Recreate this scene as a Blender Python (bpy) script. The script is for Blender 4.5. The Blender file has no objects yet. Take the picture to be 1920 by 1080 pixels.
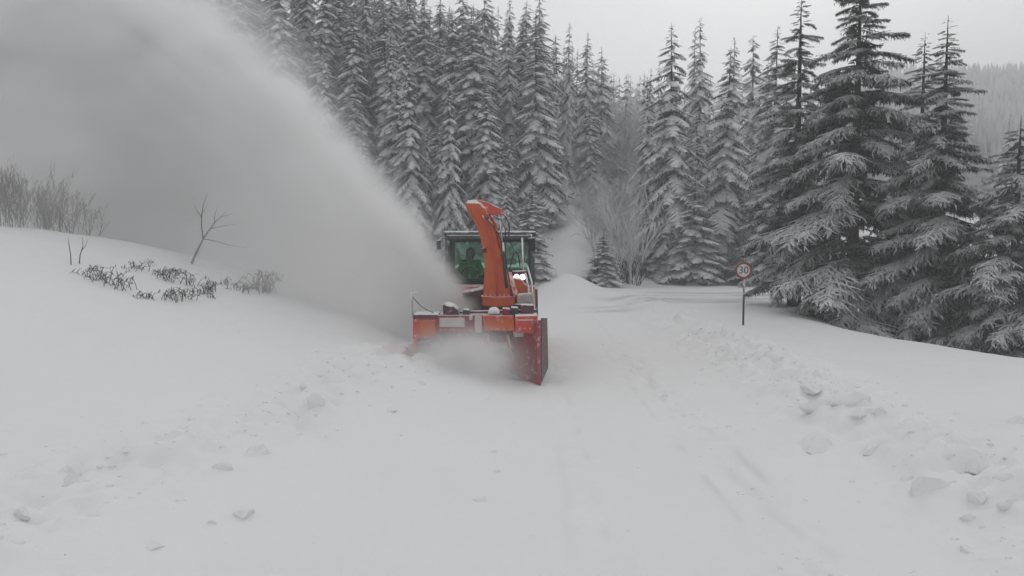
import bpy, bmesh, math, random
import numpy as np
from mathutils import Vector, Matrix

SC = bpy.context.scene
COL = SC.collection
PI = math.pi
R = math.radians

# ------------------------------------------------------------------ camera, sky, sun, exposure
F = 1507.0                      # focal length in photo pixels (1920 wide)
PITCH = R(4.18)
CAM_Z = 3.0
cam = bpy.data.cameras.new('camera')
cam.lens = 36 * F / 1920
cam.clip_start = 0.1
cam.clip_end = 3000
cam_o = bpy.data.objects.new('camera', cam)
COL.objects.link(cam_o)
cam_o.location = (0, 0, CAM_Z)
cam_o.rotation_euler = (PI / 2 - PITCH, 0, 0)
SC.camera = cam_o

SUN_EL, SUN_ROT = R(30), R(20)
W = bpy.data.worlds.new('World')
SC.world = W
W.use_nodes = True
wn, wl = W.node_tree.nodes, W.node_tree.links
sky = wn.new('ShaderNodeTexSky')
sky.sky_type = 'NISHITA'
sky.sun_disc = False
sky.sun_elevation = SUN_EL
sky.sun_rotation = SUN_ROT
sky.air_density = 1.0
sky.dust_density = 4.0
hsv = wn.new('ShaderNodeHueSaturation')          # the cloud deck takes the blue out of the sky
hsv.inputs['Saturation'].default_value = 0.04
wl.new(sky.outputs[0], hsv.inputs['Color'])
deck = wn.new('ShaderNodeMixRGB')                # even cloud deck over the clear sky
deck.inputs[0].default_value = 0.86
deck.inputs[2].default_value = (7.40, 7.41, 7.44, 1)
wl.new(hsv.outputs[0], deck.inputs[1])
bg = wn['Background']
bg.inputs['Strength'].default_value = 0.105
wl.new(deck.outputs[0], bg.inputs['Color'])

sl = bpy.data.lights.new('sun', 'SUN')
sl.energy = 0.5
sl.angle = R(60)
sl.color = (1.0, 0.98, 0.95)
so = bpy.data.objects.new('sun', sl)
COL.objects.link(so)
so.rotation_euler = (PI / 2 - SUN_EL, 0, PI - SUN_ROT)   # low winter sun ahead beyond the hill, lost in cloud

SC.view_settings.view_transform = 'Standard'
SC.view_settings.look = 'None'
SC.view_settings.exposure = 0.0
SC.view_settings.gamma = 1.0
SC.view_settings.use_curve_mapping = False
SC.cycles.use_adaptive_sampling = True
SC.cycles.adaptive_threshold = 0.02
SC.cycles.use_denoising = True
SC.cycles.max_bounces = 8
SC.cycles.diffuse_bounces = 4
SC.cycles.volume_bounces = 4
SC.cycles.transparent_max_bounces = 16
SC.cycles.volume_step_rate = 2.8

# ------------------------------------------------------------------ helpers
def P(px, py, Y):
    """World point on the sight line of photo pixel (px, py), Y metres ahead."""
    u, v = (px - 960) / F, (540 - py) / F
    d = Vector((u, math.cos(PITCH) + v * math.sin(PITCH), v * math.cos(PITCH) - math.sin(PITCH)))
    return Vector((0, 0, CAM_Z)) + d * (Y / d.y)

def pix(p):
    """Photo pixel of a world point."""
    x, y, z = p[0], p[1], p[2] - CAM_Z
    dep = y * math.cos(PITCH) - z * math.sin(PITCH)
    up = y * math.sin(PITCH) + z * math.cos(PITCH)
    return 960 + F * x / dep, 540 - F * up / dep

def tag(o, label=None, cat=None, group=None, kind=None):
    if label: o['label'] = label
    if cat: o['category'] = cat
    if group: o['group'] = group
    if kind: o['kind'] = kind
    return o

def empty(name, loc, label=None, cat=None, group=None):
    o = bpy.data.objects.new(name, None)
    COL.objects.link(o)
    o.location = loc
    o.empty_display_size = 0.2
    return tag(o, label, cat, group)

def link(name, me, parent=None, loc=None):
    o = bpy.data.objects.new(name, me)
    COL.objects.link(o)
    if parent is not None: o.parent = parent
    if loc is not None: o.location = loc
    return o

def mesh_np(name, verts, faces, mat=None, smooth=False):
    """Mesh from an (N,3) array and an (M,3) or (M,4) array."""
    me = bpy.data.meshes.new(name)
    verts = np.asarray(verts, np.float32)
    faces = np.asarray(faces, np.int32)
    k = faces.shape[1]
    me.vertices.add(len(verts))
    me.vertices.foreach_set('co', verts.ravel())
    me.loops.add(faces.size)
    me.loops.foreach_set('vertex_index', faces.ravel())
    me.polygons.add(len(faces))
    me.polygons.foreach_set('loop_start', np.arange(0, faces.size, k, dtype=np.int32))
    me.polygons.foreach_set('loop_total', np.full(len(faces), k, np.int32))
    if smooth: me.polygons.foreach_set('use_smooth', np.ones(len(faces), bool))
    me.update(calc_edges=True)
    me.validate()
    if mat: me.materials.append(mat)
    return me

class TB:
    """Triangle collector."""
    def __init__(s): s.v, s.f, s.n = [], [], 0
    def add(s, v, f):
        v = np.asarray(v, float).reshape(-1, 3)
        s.v.append(v); s.f.append(np.asarray(f, int).reshape(-1, 3) + s.n); s.n += len(v)
    def arrays(s): return np.concatenate(s.v), np.concatenate(s.f)
    def mesh(s, name, mat, smooth=False):
        v, f = s.arrays()
        return mesh_np(name, v, f, mat, smooth)

def vnoise(x, y, seed=0):
    """Smooth value noise in 0..1 on arrays."""
    xi, yi = np.floor(x).astype(np.int64), np.floor(y).astype(np.int64)
    xf, yf = x - xi, y - yi
    u, v = xf * xf * (3 - 2 * xf), yf * yf * (3 - 2 * yf)
    def h(a, b):
        n = (a * 374761393 + b * 668265263 + seed * 982451653) & 0xFFFFFFFF
        n = ((n ^ (n >> 13)) * 1274126177) & 0xFFFFFFFF
        return ((n ^ (n >> 16)) & 0xFFFF) / 65535.0
    return (h(xi, yi) * (1 - u) + h(xi + 1, yi) * u) * (1 - v) + (h(xi, yi + 1) * (1 - u) + h(xi + 1, yi + 1) * u) * v

def sstep(a, b, x):
    t = np.clip((x - a) / (b - a), 0, 1)
    return t * t * (3 - 2 * t)

# ------------------------------------------------------------------ materials
def new_mat(name):
    m = bpy.data.materials.new(name)
    m.use_nodes = True
    return m, m.node_tree.nodes, m.node_tree.links, m.node_tree.nodes['Principled BSDF']

def paint(name, col, rough=0.45, metal=0.0, snow=0.35, var=0.25, scale=6.0):
    """Painted or bare metal with grime, and rime dusted on what faces up."""
    m, n, l, b = new_mat(name)
    tc = n.new('ShaderNodeTexCoord')
    nz = n.new('ShaderNodeTexNoise'); nz.inputs['Scale'].default_value = scale; nz.inputs['Detail'].default_value = 5
    l.new(tc.outputs['Object'], nz.inputs['Vector'])
    mx = n.new('ShaderNodeMixRGB')
    mx.inputs[1].default_value = (*[c * (1 - var) for c in col], 1)
    mx.inputs[2].default_value = (*[min(1, c * (1 + var)) for c in col], 1)
    l.new(nz.outputs[0], mx.inputs[0])
    out = mx.outputs[0]
    if snow > 0:
        ge = n.new('ShaderNodeNewGeometry')
        sp = n.new('ShaderNodeSeparateXYZ'); l.new(ge.outputs['Normal'], sp.inputs[0])
        n2 = n.new('ShaderNodeTexNoise'); n2.inputs['Scale'].default_value = 9; n2.inputs['Detail'].default_value = 6
        l.new(tc.outputs['Object'], n2.inputs['Vector'])
        a = n.new('ShaderNodeMath'); a.operation = 'MULTIPLY_ADD'; a.inputs[1].default_value = 0.8
        l.new(sp.outputs['Z'], a.inputs[0]); l.new(n2.outputs[0], a.inputs[2])
        r = n.new('ShaderNodeMapRange'); r.inputs['From Min'].default_value = 0.42 + 0.3 * (1 - snow); r.inputs['From Max'].default_value = 0.95
        r.inputs['To Max'].default_value = min(1.0, 0.55 + snow)
        l.new(a.outputs[0], r.inputs['Value'])
        m2 = n.new('ShaderNodeMixRGB'); m2.inputs[2].default_value = (0.74, 0.75, 0.77, 1)
        l.new(r.outputs[0], m2.inputs[0]); l.new(out, m2.inputs[1])
        out = m2.outputs[0]
    l.new(out, b.inputs['Base Color'])
    b.inputs['Roughness'].default_value = rough
    b.inputs['Metallic'].default_value = metal
    return m

def snow_mat(name, col=(0.80, 0.81, 0.825), fine=60, strength=0.25, packed=False):
    m, n, l, b = new_mat(name)
    tc = n.new('ShaderNodeTexCoord')
    a = n.new('ShaderNodeTexNoise'); a.inputs['Scale'].default_value = 0.35; a.inputs['Detail'].default_value = 6
    l.new(tc.outputs['Object'], a.inputs['Vector'])
    mx = n.new('ShaderNodeMixRGB')
    mx.inputs[1].default_value = (*[c * 0.955 for c in col], 1); mx.inputs[2].default_value = (*[min(1, c * 1.035) for c in col], 1)
    l.new(a.outputs[0], mx.inputs[0]); l.new(mx.outputs[0], b.inputs['Base Color'])
    if packed:                                   # pressed, gritty snow along the tracks
        at = n.new('ShaderNodeAttribute'); at.attribute_name = 'packed'
        pk = n.new('ShaderNodeMixRGB'); pk.inputs[2].default_value = (0.40, 0.405, 0.405, 1)
        l.new(at.outputs['Fac'], pk.inputs[0]); l.new(mx.outputs[0], pk.inputs[1]); l.new(pk.outputs[0], b.inputs['Base Color'])
    f = n.new('ShaderNodeTexNoise'); f.inputs['Scale'].default_value = fine; f.inputs['Detail'].default_value = 4
    g = n.new('ShaderNodeTexNoise'); g.inputs['Scale'].default_value = 3.2; g.inputs['Detail'].default_value = 7
    l.new(tc.outputs['Object'], f.inputs['Vector']); l.new(tc.outputs['Object'], g.inputs['Vector'])
    b1 = n.new('ShaderNodeBump'); b1.inputs['Strength'].default_value = strength; b1.inputs['Distance'].default_value = 0.01
    b2 = n.new('ShaderNodeBump'); b2.inputs['Strength'].default_value = strength * 1.2; b2.inputs['Distance'].default_value = 0.06
    l.new(f.outputs[0], b1.inputs['Height']); l.new(g.outputs[0], b2.inputs['Height'])
    l.new(b1.outputs[0], b2.inputs['Normal']); l.new(b2.outputs[0], b.inputs['Normal'])
    b.inputs['Roughness'].default_value = 0.75
    b.inputs['Specular IOR Level'].default_value = 0.2
    return m

def frost_mat(name, dark, frost, lo, hi, amount, scale):
    """Needles carrying rime on their upper sides, green-black beneath."""
    m, n, l, b = new_mat(name)
    ge = n.new('ShaderNodeNewGeometry')
    sp = n.new('ShaderNodeSeparateXYZ'); l.new(ge.outputs['Normal'], sp.inputs[0])
    tc = n.new('ShaderNodeTexCoord')
    nz = n.new('ShaderNodeTexNoise'); nz.inputs['Scale'].default_value = scale; nz.inputs['Detail'].default_value = 3
    l.new(tc.outputs['Object'], nz.inputs['Vector'])
    a = n.new('ShaderNodeMath'); a.operation = 'MULTIPLY_ADD'; a.inputs[1].default_value = 0.9; a.inputs[2].default_value = -0.45
    l.new(nz.outputs[0], a.inputs[0])
    s = n.new('ShaderNodeMath'); s.operation = 'ADD'
    l.new(a.outputs[0], s.inputs[0]); l.new(sp.outputs['Z'], s.inputs[1])
    r = n.new('ShaderNodeMapRange'); r.inputs['From Min'].default_value = lo; r.inputs['From Max'].default_value = hi; r.inputs['To Max'].default_value = amount
    l.new(s.outputs[0], r.inputs['Value'])
    mx = n.new('ShaderNodeMixRGB'); mx.inputs[1].default_value = (*dark, 1); mx.inputs[2].default_value = (*frost, 1)
    l.new(r.outputs[0], mx.inputs[0]); l.new(mx.outputs[0], b.inputs['Base Color'])
    b.inputs['Roughness'].default_value = 0.8
    b.inputs['Specular IOR Level'].default_value = 0.15
    return m

M = {}
M['snow'] = snow_mat('snow', (0.745, 0.75, 0.755), 60, 0.34, True)
M['clod'] = snow_mat('packed_snow', (0.745, 0.75, 0.755), 40, 0.22)
M['needle_far'] = frost_mat('frosted_needles_forest', (0.035, 0.040, 0.040), (0.64, 0.65, 0.67), -0.72, 0.72, 1.0, 1.6)
M['needle_near'] = frost_mat('frosted_needles_near', (0.020, 0.026, 0.024), (0.62, 0.63, 0.64), 0.05, 0.95, 1.0, 5.0)
M['twig_frost'] = frost_mat('frosted_twigs', (0.48, 0.48, 0.49), (0.74, 0.75, 0.77), -0.7, 0.4, 1.0, 3.0)
M['brush_pale'] = frost_mat('rimed_brush', (0.085, 0.072, 0.07), (0.6, 0.6, 0.62), 0.1, 1.0, 0.8, 6.0)
M['needle_inner'] = frost_mat('inner_needles', (0.018, 0.022, 0.020), (0.40, 0.41, 0.42), 0.55, 1.2, 0.6, 3.0)
M['needle_dim'] = frost_mat('frosted_needles_distant', (0.028, 0.034, 0.036), (0.50, 0.51, 0.53), -0.2, 1.0, 0.75, 0.15)
M['bark'] = frost_mat('bark', (0.040, 0.036, 0.034), (0.5, 0.5, 0.5), 0.35, 1.0, 0.6, 4.0)
M['brush'] = frost_mat('bare_brush', (0.055, 0.048, 0.045), (0.6, 0.6, 0.62), 0.45, 1.1, 0.8, 6.0)

# ------------------------------------------------------------------ ground shape
BX = np.array([-60, -40, -22, -14, -11.4, -10.0, -8.3, -6.4, -5.0, -3.0, -2.0, -1.0, -0.2, 0.5, 60])
BZ = np.array([3.4, 3.6, 3.5, 3.15, 2.95, 2.75, 2.3, 1.75, 1.32, 0.88, 0.64, 0.44, 0.14, 0.0, 0])
CY = np.array([-60, 0, 6, 10, 13, 17.2, 22.8, 26, 30, 36, 43, 60, 100, 900])
CX = np.array([40, 26, 18, 14.5, 13.0, 11.1, 8.6, 8.6, 10, 13, 17, 24, 40, 200])

def ground(x, y):
    x = np.asarray(x, float); y = np.asarray(y, float)
    # uncut bank on the left, lower towards the viewer, ending beyond its crest
    lx = sum(np.interp(x + d, BX, BZ) for d in (-0.7, -0.35, 0, 0.35, 0.7)) / 5
    bank = lx * np.interp(y, [-60, 0, 6, 10, 14, 18, 21, 24, 30, 38], [0.3, 0.3, 0.34, 0.5, 0.85, 1.0, 1.0, 0.8, 0.3, 0.15])
    # lane already cut clean behind the blower head
    bank = bank * (1 - sstep(-2.05, -1.93, x) * sstep(15.35, 15.6, y) * (1 - sstep(24, 30, y)))
    # right verge: a low ridge of pushed snow, a flat field, then the drop to the trees
    verge = 0.20 * sstep(4.0, 5.4, x) * (1 - sstep(34, 42, y))
    cx = sum(np.interp(y + d, CY, CX) for d in (-2, -1, 0, 1, 2)) / 5
    d = x - cx
    drop = -2.6 * sstep(0.0, 7.5, d) - 9 * sstep(6, 60, d)
    # wooded slope behind, steep on the left, a little valley right of the machine
    side = np.interp(x, [-400, -60, -16, -8, 2, 8, 14, 22, 40, 400], [20, 15, 10.5, 9.0, 7.0, 3.4, 2.6, 2.4, 2.0, 2.0])
    foot = np.interp(x, [-60, -12, 2, 5, 9, 16, 30], [34, 37, 41, 41, 43, 45, 47])
    t = np.clip(y - foot, 0, None)
    hill = side * (np.clip(t, 0, 22) / 18.0) ** 1.05 * 0.9 + np.clip(t - 22, 0, 60) * 0.16
    # snowy track climbing through the gap
    hill = hill + 1.0 * np.exp(-((x - (2.6 + .12 * (y - 38))) / 1.7) ** 2) * sstep(39, 47, y) * (1 - sstep(54, 60, y))
    # distant mountain on the right
    far = 72 * sstep(95, 470, y + 0.10 * x) * sstep(-40, 130, x) + 26 * sstep(200, 640, y) * (1 - sstep(-40, 130, x))
    z = bank + verge + drop + hill + far
    # snow pile pushed up behind the machine
    z = z + 0.95 * np.exp(-(((x - 2.4) / 1.7) ** 2 + ((y - 37.5) / 2.2) ** 2))
    # soft drifting and fine relief
    z = z + 0.10 * (vnoise(x * 0.45, y * 0.33, 1) - 0.5) * sstep(0.5, 3.5, np.abs(x - 1.4)) * (y < 120)
    z = z + 0.5 * (vnoise(x * 0.12, y * 0.12, 2) - 0.5) * sstep(38, 50, y)
    near = 1 - sstep(24, 40, y)
    rough_r = np.exp(-((x - 5.3 - 0.4 * (vnoise(y * 0.4, y * 0, 5) - 0.5)) / 0.95) ** 2)
    lc = np.interp(y, [5, 8.5, 10, 16, 18], [-4.6, -4.2, -3.2, -2.1, -1.9])
    rough_l = np.exp(-((x - lc) / 0.8) ** 2) * (1 - sstep(15, 17, y))
    n3 = vnoise(x * 1.9, y * 1.9, 3); n4 = vnoise(x * 4.6, y * 4.6, 4); n5 = vnoise(x * 9, y * 9, 6)
    z = z + near * (rough_r * 0.50 + rough_l * 0.38) * (np.abs(n3 - 0.5) * 0.9 + (n4 - 0.5) * 0.5 + (n5 - .5) * 0.22)
    # faint wheel tracks and scraped streaks along the road
    for tx, wd, dp in ((2.72, 0.15, 0.045), (3.0, 0.11, 0.035), (2.3, .08, .02), (0.62, 0.10, 0.02), (0.95, 0.13, 0.018)):
        w_ = tx + 0.10 * (vnoise(y * 0.35, y * 0 + tx, 8) - 0.5)
        z = z + near * np.exp(-((x - w_) / wd) ** 2) * dp * (vnoise(x * 7, y * 5, 9) * 1.9 - 1.1)
    z = z + near * (0.022 * (vnoise(x * 2.7, y * 1.1, 10) - 0.5) + .012 * (vnoise(x * 6.1, y * 3.3, 12) - .5) + .05 * (vnoise(x * .8, y * .5, 13) - .5))
    # road crossing behind the machine, pressed a little lower with banked streaks
    z = z - 0.10 * np.exp(-((y - 31.5 - 0.1 * x) / 0.5) ** 2) * sstep(2, 5, x) * (1 - sstep(8, 11, x))
    z = z - 0.08 * np.exp(-((y - 34.0 - 0.1 * x) / 0.5) ** 2) * sstep(4, 6, x) * (1 - sstep(9, 12, x))
    return z

def gz(x, y): return float(ground(np.array([x]), np.array([y]))[0])

def on_ground(px, py, y0=6.0, y1=60.0):
    """First ground point on the sight line of a photo pixel."""
    Ys = np.linspace(y0, y1, 1200)
    a, b = P(px, py, 1.0), P(px, py, 2.0)
    d = b - a
    xs_, zs_ = a.x + d.x * (Ys - 1), a.z + d.z * (Ys - 1)
    under = np.nonzero(zs_ < ground(xs_, Ys))[0]
    return P(px, py, float(Ys[under[0] if len(under) else -1]))

def axis(dense0, dense1, step, lo, hi, grow=1.07):
    a = list(np.arange(dense0, dense1 + 1e-6, step))
    s, v = step, dense1
    while v < hi:
        s *= grow; v += s; a.append(min(v, hi))
    s, v = step, dense0
    while v > lo:
        s *= grow; v -= s; a.insert(0, max(v, lo))
    return np.array(a)

# snow lumps thrown beside the road: photo pixel, width, height, label
clods = [
 (1530, 845, 100, 46, 'largest snow block on the right verge, a broad flat-faced slab'),
 (1595, 752, 72, 26, 'long low snow block above and right of the largest slab'),
 (1522, 732, 48, 16, 'small low snow block at the upper end of the right verge ridge'),
 (1535, 765, 60, 24, 'rounded snow lump between the upper low block and the largest slab'),
 (1610, 780, 46, 20, 'snow lump under the right end of the long low block'),
 (1645, 770, 36, 16, 'small snow lump at the right end of the upper cluster on the verge'),
 (1640, 850, 50, 36, 'upright snow lump just right of the largest slab'),
 (1702, 905, 44, 24, 'left one of two big snow lumps touching below the largest slab, at the right'),
 (1752, 915, 84, 56, 'big angular snow block at the right with a smaller lump at its left'),
 (1822, 888, 42, 26, 'snow lump right of the big angular block, left of a twin lump'),
 (1888, 900, 42, 20, 'flat snow lump near the right frame edge, twin of the one to its left'),
 (1832, 940, 40, 24, 'snow lump below the twin lumps at the right'),
 (1890, 948, 40, 22, 'snow lump near the right frame edge, below the flat twin lump'),
 (1812, 975, 34, 20, 'small snow lump under the lump group at the right edge'),
 (1818, 1034, 46, 14, 'flat snow lump nearest the lower right corner'),
 (1906, 800, 46, 34, 'snow block cut by the right frame edge on the open field'),
 (480, 858, 78, 42, 'largest snow block on the left windrow, dome shaped'),
 (150, 908, 56, 34, 'right half of the double snow lump near the left frame edge'),
 (128, 888, 44, 24, 'left half of the double snow lump near the left frame edge'),
 (595, 760, 34, 24, 'single rounded snow block high on the left windrow toward the machine'),
 (458, 970, 46, 20, 'low snow lump at the lower end of the left windrow'),
 (400, 985, 20, 14, 'small snow crumb block left of the low lump at the lower windrow'),
 (415, 880, 40, 24, 'broken snow lump left below the dome-shaped block'),
 (292, 1028, 46, 12, 'flat elongated snow lump near the bottom frame edge on the left'),
 (35, 968, 56, 22, 'snow lump cut by the left frame edge'),
 (785, 720, 34, 12, 'flat snow clod on the windrow just in front of the machine'),
 (735, 772, 32, 12, 'flat snow clod midway between the single rounded block and the machine'),
 (925, 850, 18, 9, 'upper one of two small snow crumbs alone on the smooth road'),
 (933, 886, 18, 8, 'lower one of two small snow crumbs alone on the smooth road'),
 (900, 940, 32, 9, 'thin slanting snow flake on the smooth road below the two crumbs')]
xs = axis(-9.5, 9.5, 0.075, -420, 640, 1.06)
ys = axis(5.5, 19.0, 0.075, -60, 820, 1.035)
gx, gy = np.meshgrid(xs, ys)
gzv = ground(gx, gy)
for (px, py, w, h, lab) in clods:                # snow drifted up round each lump
    p = on_ground(px, py, 5, 40); k_ = p.y / F
    gzv = gzv + .20 * h * k_ * np.exp(-(((gx - p.x) / (w * k_ * .95)) ** 2 + ((gy - p.y) / (w * k_ * .85)) ** 2)) * (.5 + vnoise(gx * 5, gy * 5, 41))
nx, ny = len(xs), len(ys)
ii = np.arange(nx * ny).reshape(ny, nx)
quads = np.stack([ii[:-1, :-1], ii[:-1, 1:], ii[1:, 1:], ii[1:, :-1]], -1).reshape(-1, 4)
g_me = mesh_np('snow_ground', np.stack([gx, gy, gzv], -1).reshape(-1, 3), quads, M['snow'], True)
def packed(x, y):
    p = np.zeros_like(x)
    for yc, k, wd, x0, x1 in ((30.6, .07, .30, 2.0, 10.5), (31.9, .09, .24, 4.0, 12.0), (33.6, .10, .36, 3.0, 13.0), (35.6, .06, .35, 5.0, 12.5), (29.0, .05, .22, 2.0, 5.5)):
        line = yc + k * x + .35 * (vnoise(x * .5, y * 0 + yc, 31) - .5)
        p += 1.15 * np.exp(-((y - line) / (wd * 1.4)) ** 2) * sstep(x0, x0 + 2, x) * (1 - sstep(x1 - 2, x1, x)) * (.35 + .9 * vnoise(x * .8, y * .6, 32))
    for tx, wd in ((2.72, .10), (2.98, .07), (2.30, .05), (.62, .05), (.95, .05)):
        line = tx + .14 * (vnoise(y * .3, y * 0 + tx, 33) - .5)
        p += .26 * np.exp(-((x - line) / wd) ** 2) * np.clip(vnoise(x * 9, y * 2.2, 34) * 2.2 - .9, 0, 1) * (1 - sstep(16, 22, y)) * (1.0 if tx > 2 else .6)
    return np.clip(p, 0, .8)
pa = g_me.attributes.new('packed', 'FLOAT', 'POINT')
pa.data.foreach_set('value', packed(gx, gy).astype(np.float32).ravel())
tag(link('snow_ground', g_me), kind='structure')

# ------------------------------------------------------------------ haze
def vol_mat(name, density, col, aniso=0.0, attr=None):
    m = bpy.data.materials.new(name)
    m.use_nodes = True
    n, l = m.node_tree.nodes, m.node_tree.links
    n.remove(n['Principled BSDF'])
    v = n.new('ShaderNodeVolumePrincipled')
    v.inputs['Color'].default_value = (*col, 1)
    v.inputs['Density'].default_value = density
    v.inputs['Anisotropy'].default_value = aniso
    l.new(v.outputs[0], n['Material Output'].inputs['Volume'])
    return m

bm = bmesh.new()
bmesh.ops.create_cube(bm, size=1)
zlo, zhi = float(gzv.min()) - 1.0, float(gzv.max()) + 22.0
bmesh.ops.scale(bm, vec=(1064, 884, zhi - zlo), verts=bm.verts)
bmesh.ops.translate(bm, vec=(110, 380, (zhi + zlo) / 2), verts=bm.verts)
me = bpy.data.meshes.new('haze'); bm.to_mesh(me); bm.free()
me.materials.append(vol_mat('haze', 0.0027, (0.97, 0.975, 0.985)))
tag(link('haze', me), 'thin grey winter haze that pales the far trees and the mountain', 'haze', kind='stuff')

# ------------------------------------------------------------------ spruces
def ribbon(tb, pts, wid, roof=0.35, tip=True):
    """Roof-shaped strip along a polyline (snow lies on the two slopes)."""
    pts = np.asarray(pts, float); k = len(pts)
    tan = np.gradient(pts, axis=0)
    side = np.cross(tan, (0, 0, 1.0)); side /= np.linalg.norm(side, axis=1, keepdims=True) + 1e-9
    w = np.asarray(wid, float).reshape(-1, 1)
    a = pts - side * w - np.array([0, 0, 1.0]) * w * roof
    c = pts + side * w - np.array([0, 0, 1.0]) * w * roof
    v = np.stack([a, pts, c], 1).reshape(-1, 3)
    f = []
    for i in range(k - 1):
        o = 3 * i
        for s in (0, 1):
            f += [(o + s, o + s + 1, o + s + 4), (o + s, o + s + 4, o + s + 3)]
    tb.add(v, f)

def make_bough(rng, nb, wide, droop, lift, hang, blw, fringe, sprigs=0):
    """A spruce bough one unit long reaching along +X."""
    tb = TB()
    t = np.linspace(0, 1, 6)
    wob = rng.uniform(-0.05, 0.05)
    stem = np.stack([t, wob * np.sin(t * 3), lift * t - droop * t ** 1.8 + 0.06 * t ** 5], 1)
    ribbon(tb, stem, 0.028 * (1 - t) + 0.006, 0.5)
    def at(q):
        return np.array([np.interp(q, t, stem[:, k]) for k in range(3)])
    for k in range(nb):
        for s in (-1, 1):
            q = 0.10 + 0.88 * (k + rng.uniform(0.1, 0.9)) / nb
            L = wide * min(1, (q - 0.02) / 0.28) * (1.08 - q) ** 0.75 * rng.uniform(0.7, 1.15) + 0.05
            ang = R(rng.uniform(38, 66)) * s
            b0 = at(q)
            dr = rng.uniform(0.22, 0.5)
            u = np.array([0, 0.5, 1.0])
            pts = np.stack([b0[0] + np.cos(ang) * L * u, b0[1] + np.sin(ang) * L * u, b0[2] - dr * L * u ** 1.6 + 0.02], 1)
            w = blw * rng.uniform(0.7, 1.25)
            ribbon(tb, pts, [w, w * 0.9, w * 0.22], 0.55)
            for j in range(sprigs):
                uu = (j + rng.uniform(.2, .9)) / sprigs
                p = np.array([np.interp(uu, u, pts[:, c]) for c in range(3)])
                for g in (-1, 1):
                    a2 = ang + g * R(rng.uniform(35, 65))
                    l2 = L * rng.uniform(.16, .34) * (1.15 - uu) + .02
                    e = np.array([math.cos(a2), math.sin(a2), -rng.uniform(.35, 1.0)]) * l2
                    nrm_ = np.array([-math.sin(a2), math.cos(a2), 0]) * blw * rng.uniform(.55, .95)
                    tb.add([p - nrm_, p + nrm_, p + e + nrm_ * .25, p + e - nrm_ * .25], [(0, 1, 2), (0, 2, 3)])
            # hanging twigs under the branchlet
            for j in range(fringe):
                uu = rng.uniform(0.1, 1.0)
                p = np.array([np.interp(uu, u, pts[:, c]) for c in range(3)])
                hl = hang * rng.uniform(0.4, 1.2)
                a = rng.uniform(0, PI)
                hw = blw * rng.uniform(0.35, 0.7)
                e = np.array([math.cos(a), math.sin(a), 0]) * hw
                tb.add([p - e, p + e, p + np.array([rng.uniform(-.03, .05), s * rng.uniform(-.02, .05), -hl])], [(0, 1, 2)])
    return tb.arrays()

def crown_boughs(rng, H, Rad, z0, power, gap, per, tilt_top, tilt_low, drop=0.10, zj=.7, tj=.17):
    """Placements (z, length, azimuth, tilt) of the boughs of a spruce."""
    out = []
    z = z0
    while z < H * 0.985:
        q = (z - z0) / (H - z0)
        L = Rad * (1 - q) ** power * rng.uniform(0.85, 1.1)
        L = max(L, 0.10 + 0.25 * (1 - q))
        if q < 0.12: L *= 0.8 + 1.6 * q
        n = max(4, int(per * (1 - 0.35 * q)))
        a0 = rng.uniform(0, 2 * PI)
        for k in range(n):
            a = a0 + 2 * PI * k / n + rng.uniform(-.35, .35)
            if rng.random() < drop: continue
            out.append((z + rng.uniform(-zj, zj) * gap, L * rng.uniform(0.52, 1.18), a, tilt_low + (tilt_top - tilt_low) * q ** 1.3 + rng.uniform(-tj, tj)))
        z += gap * (1 - 0.45 * q) * rng.uniform(0.85, 1.15)
    return out

def xf(z, L, a, tilt, trunk_r=0.05, flat=1.0):
    ca, sa, ct, st = math.cos(a), math.sin(a), math.cos(tilt), math.sin(tilt)
    rot = np.array([[ca * ct, -sa, -ca * st], [sa * ct, ca, -sa * st], [st, 0, ct]])
    return rot * np.array([L, L * flat, L]), np.array([ca * trunk_r, sa * trunk_r, z])

def trunk_mesh(name, H, r0, mat, rng, sides=7):
    zs = np.array([-1.2, 0, 0.05 * H, 0.2 * H, 0.45 * H, 0.7 * H, 0.9 * H, H])
    rs = np.array([1.25, 1.15, 0.95, 0.82, 0.6, 0.36, 0.14, 0.02]) * r0
    a = np.arange(sides) / sides * 2 * PI
    v = np.concatenate([np.stack([np.cos(a) * r * rng.uniform(.92, 1.08), np.sin(a) * r, np.full(sides, z)], 1) for z, r in zip(zs, rs)])
    f = []
    for i in range(len(zs) - 1):
        for k in range(sides):
            f.append((i * sides + k, i * sides + (k + 1) % sides, (i + 1) * sides + (k + 1) % sides, (i + 1) * sides + k))
    return mesh_np(name, v, f, mat, True)

def spruce_mesh(seed, H, Rad, power, gap, per, nb, fringe, mat, z0=0.6, tilt_top=-0.05, tilt_low=-0.30, blw=0.040, droop=0.30):
    rng = random.Random(seed)
    kinds = [make_bough(rng, nb, rng.uniform(0.30, 0.42), droop * rng.uniform(.8, 1.2), 0.04, 0.16, blw, fringe) for _ in range(7)]
    V, Fc, n = [], [], 0
    for (z, L, a, tl) in crown_boughs(rng, H, Rad, z0, power, gap, per, tilt_top, tilt_low):
        v, f = rng.choice(kinds)
        m, o = xf(z, L, a, tl, 0.04, rng.uniform(0.85, 1.15))
        V.append(v @ m.T + o); Fc.append(f + n); n += len(v)
    tb = TB()                                     # leader
    ribbon(tb, [(0, 0, H * 0.93), (0.02, 0, H * 0.97), (0, 0.01, H * 1.01)], [0.05, 0.035, 0.01], 0.5)
    for k in range(8):
        a = k * 2.4; z = H * (0.94 + 0.008 * k)
        ribbon(tb, [(0, 0, z), (0.12 * math.cos(a), 0.12 * math.sin(a), z + .02), (0.2 * math.cos(a), 0.2 * math.sin(a), z + .06)], [0.03, 0.03, 0.008], .5)
    v, f = tb.arrays(); V.append(v); Fc.append(f + n)
    return mesh_np('crown', np.concatenate(V), np.concatenate(Fc), mat)

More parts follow.
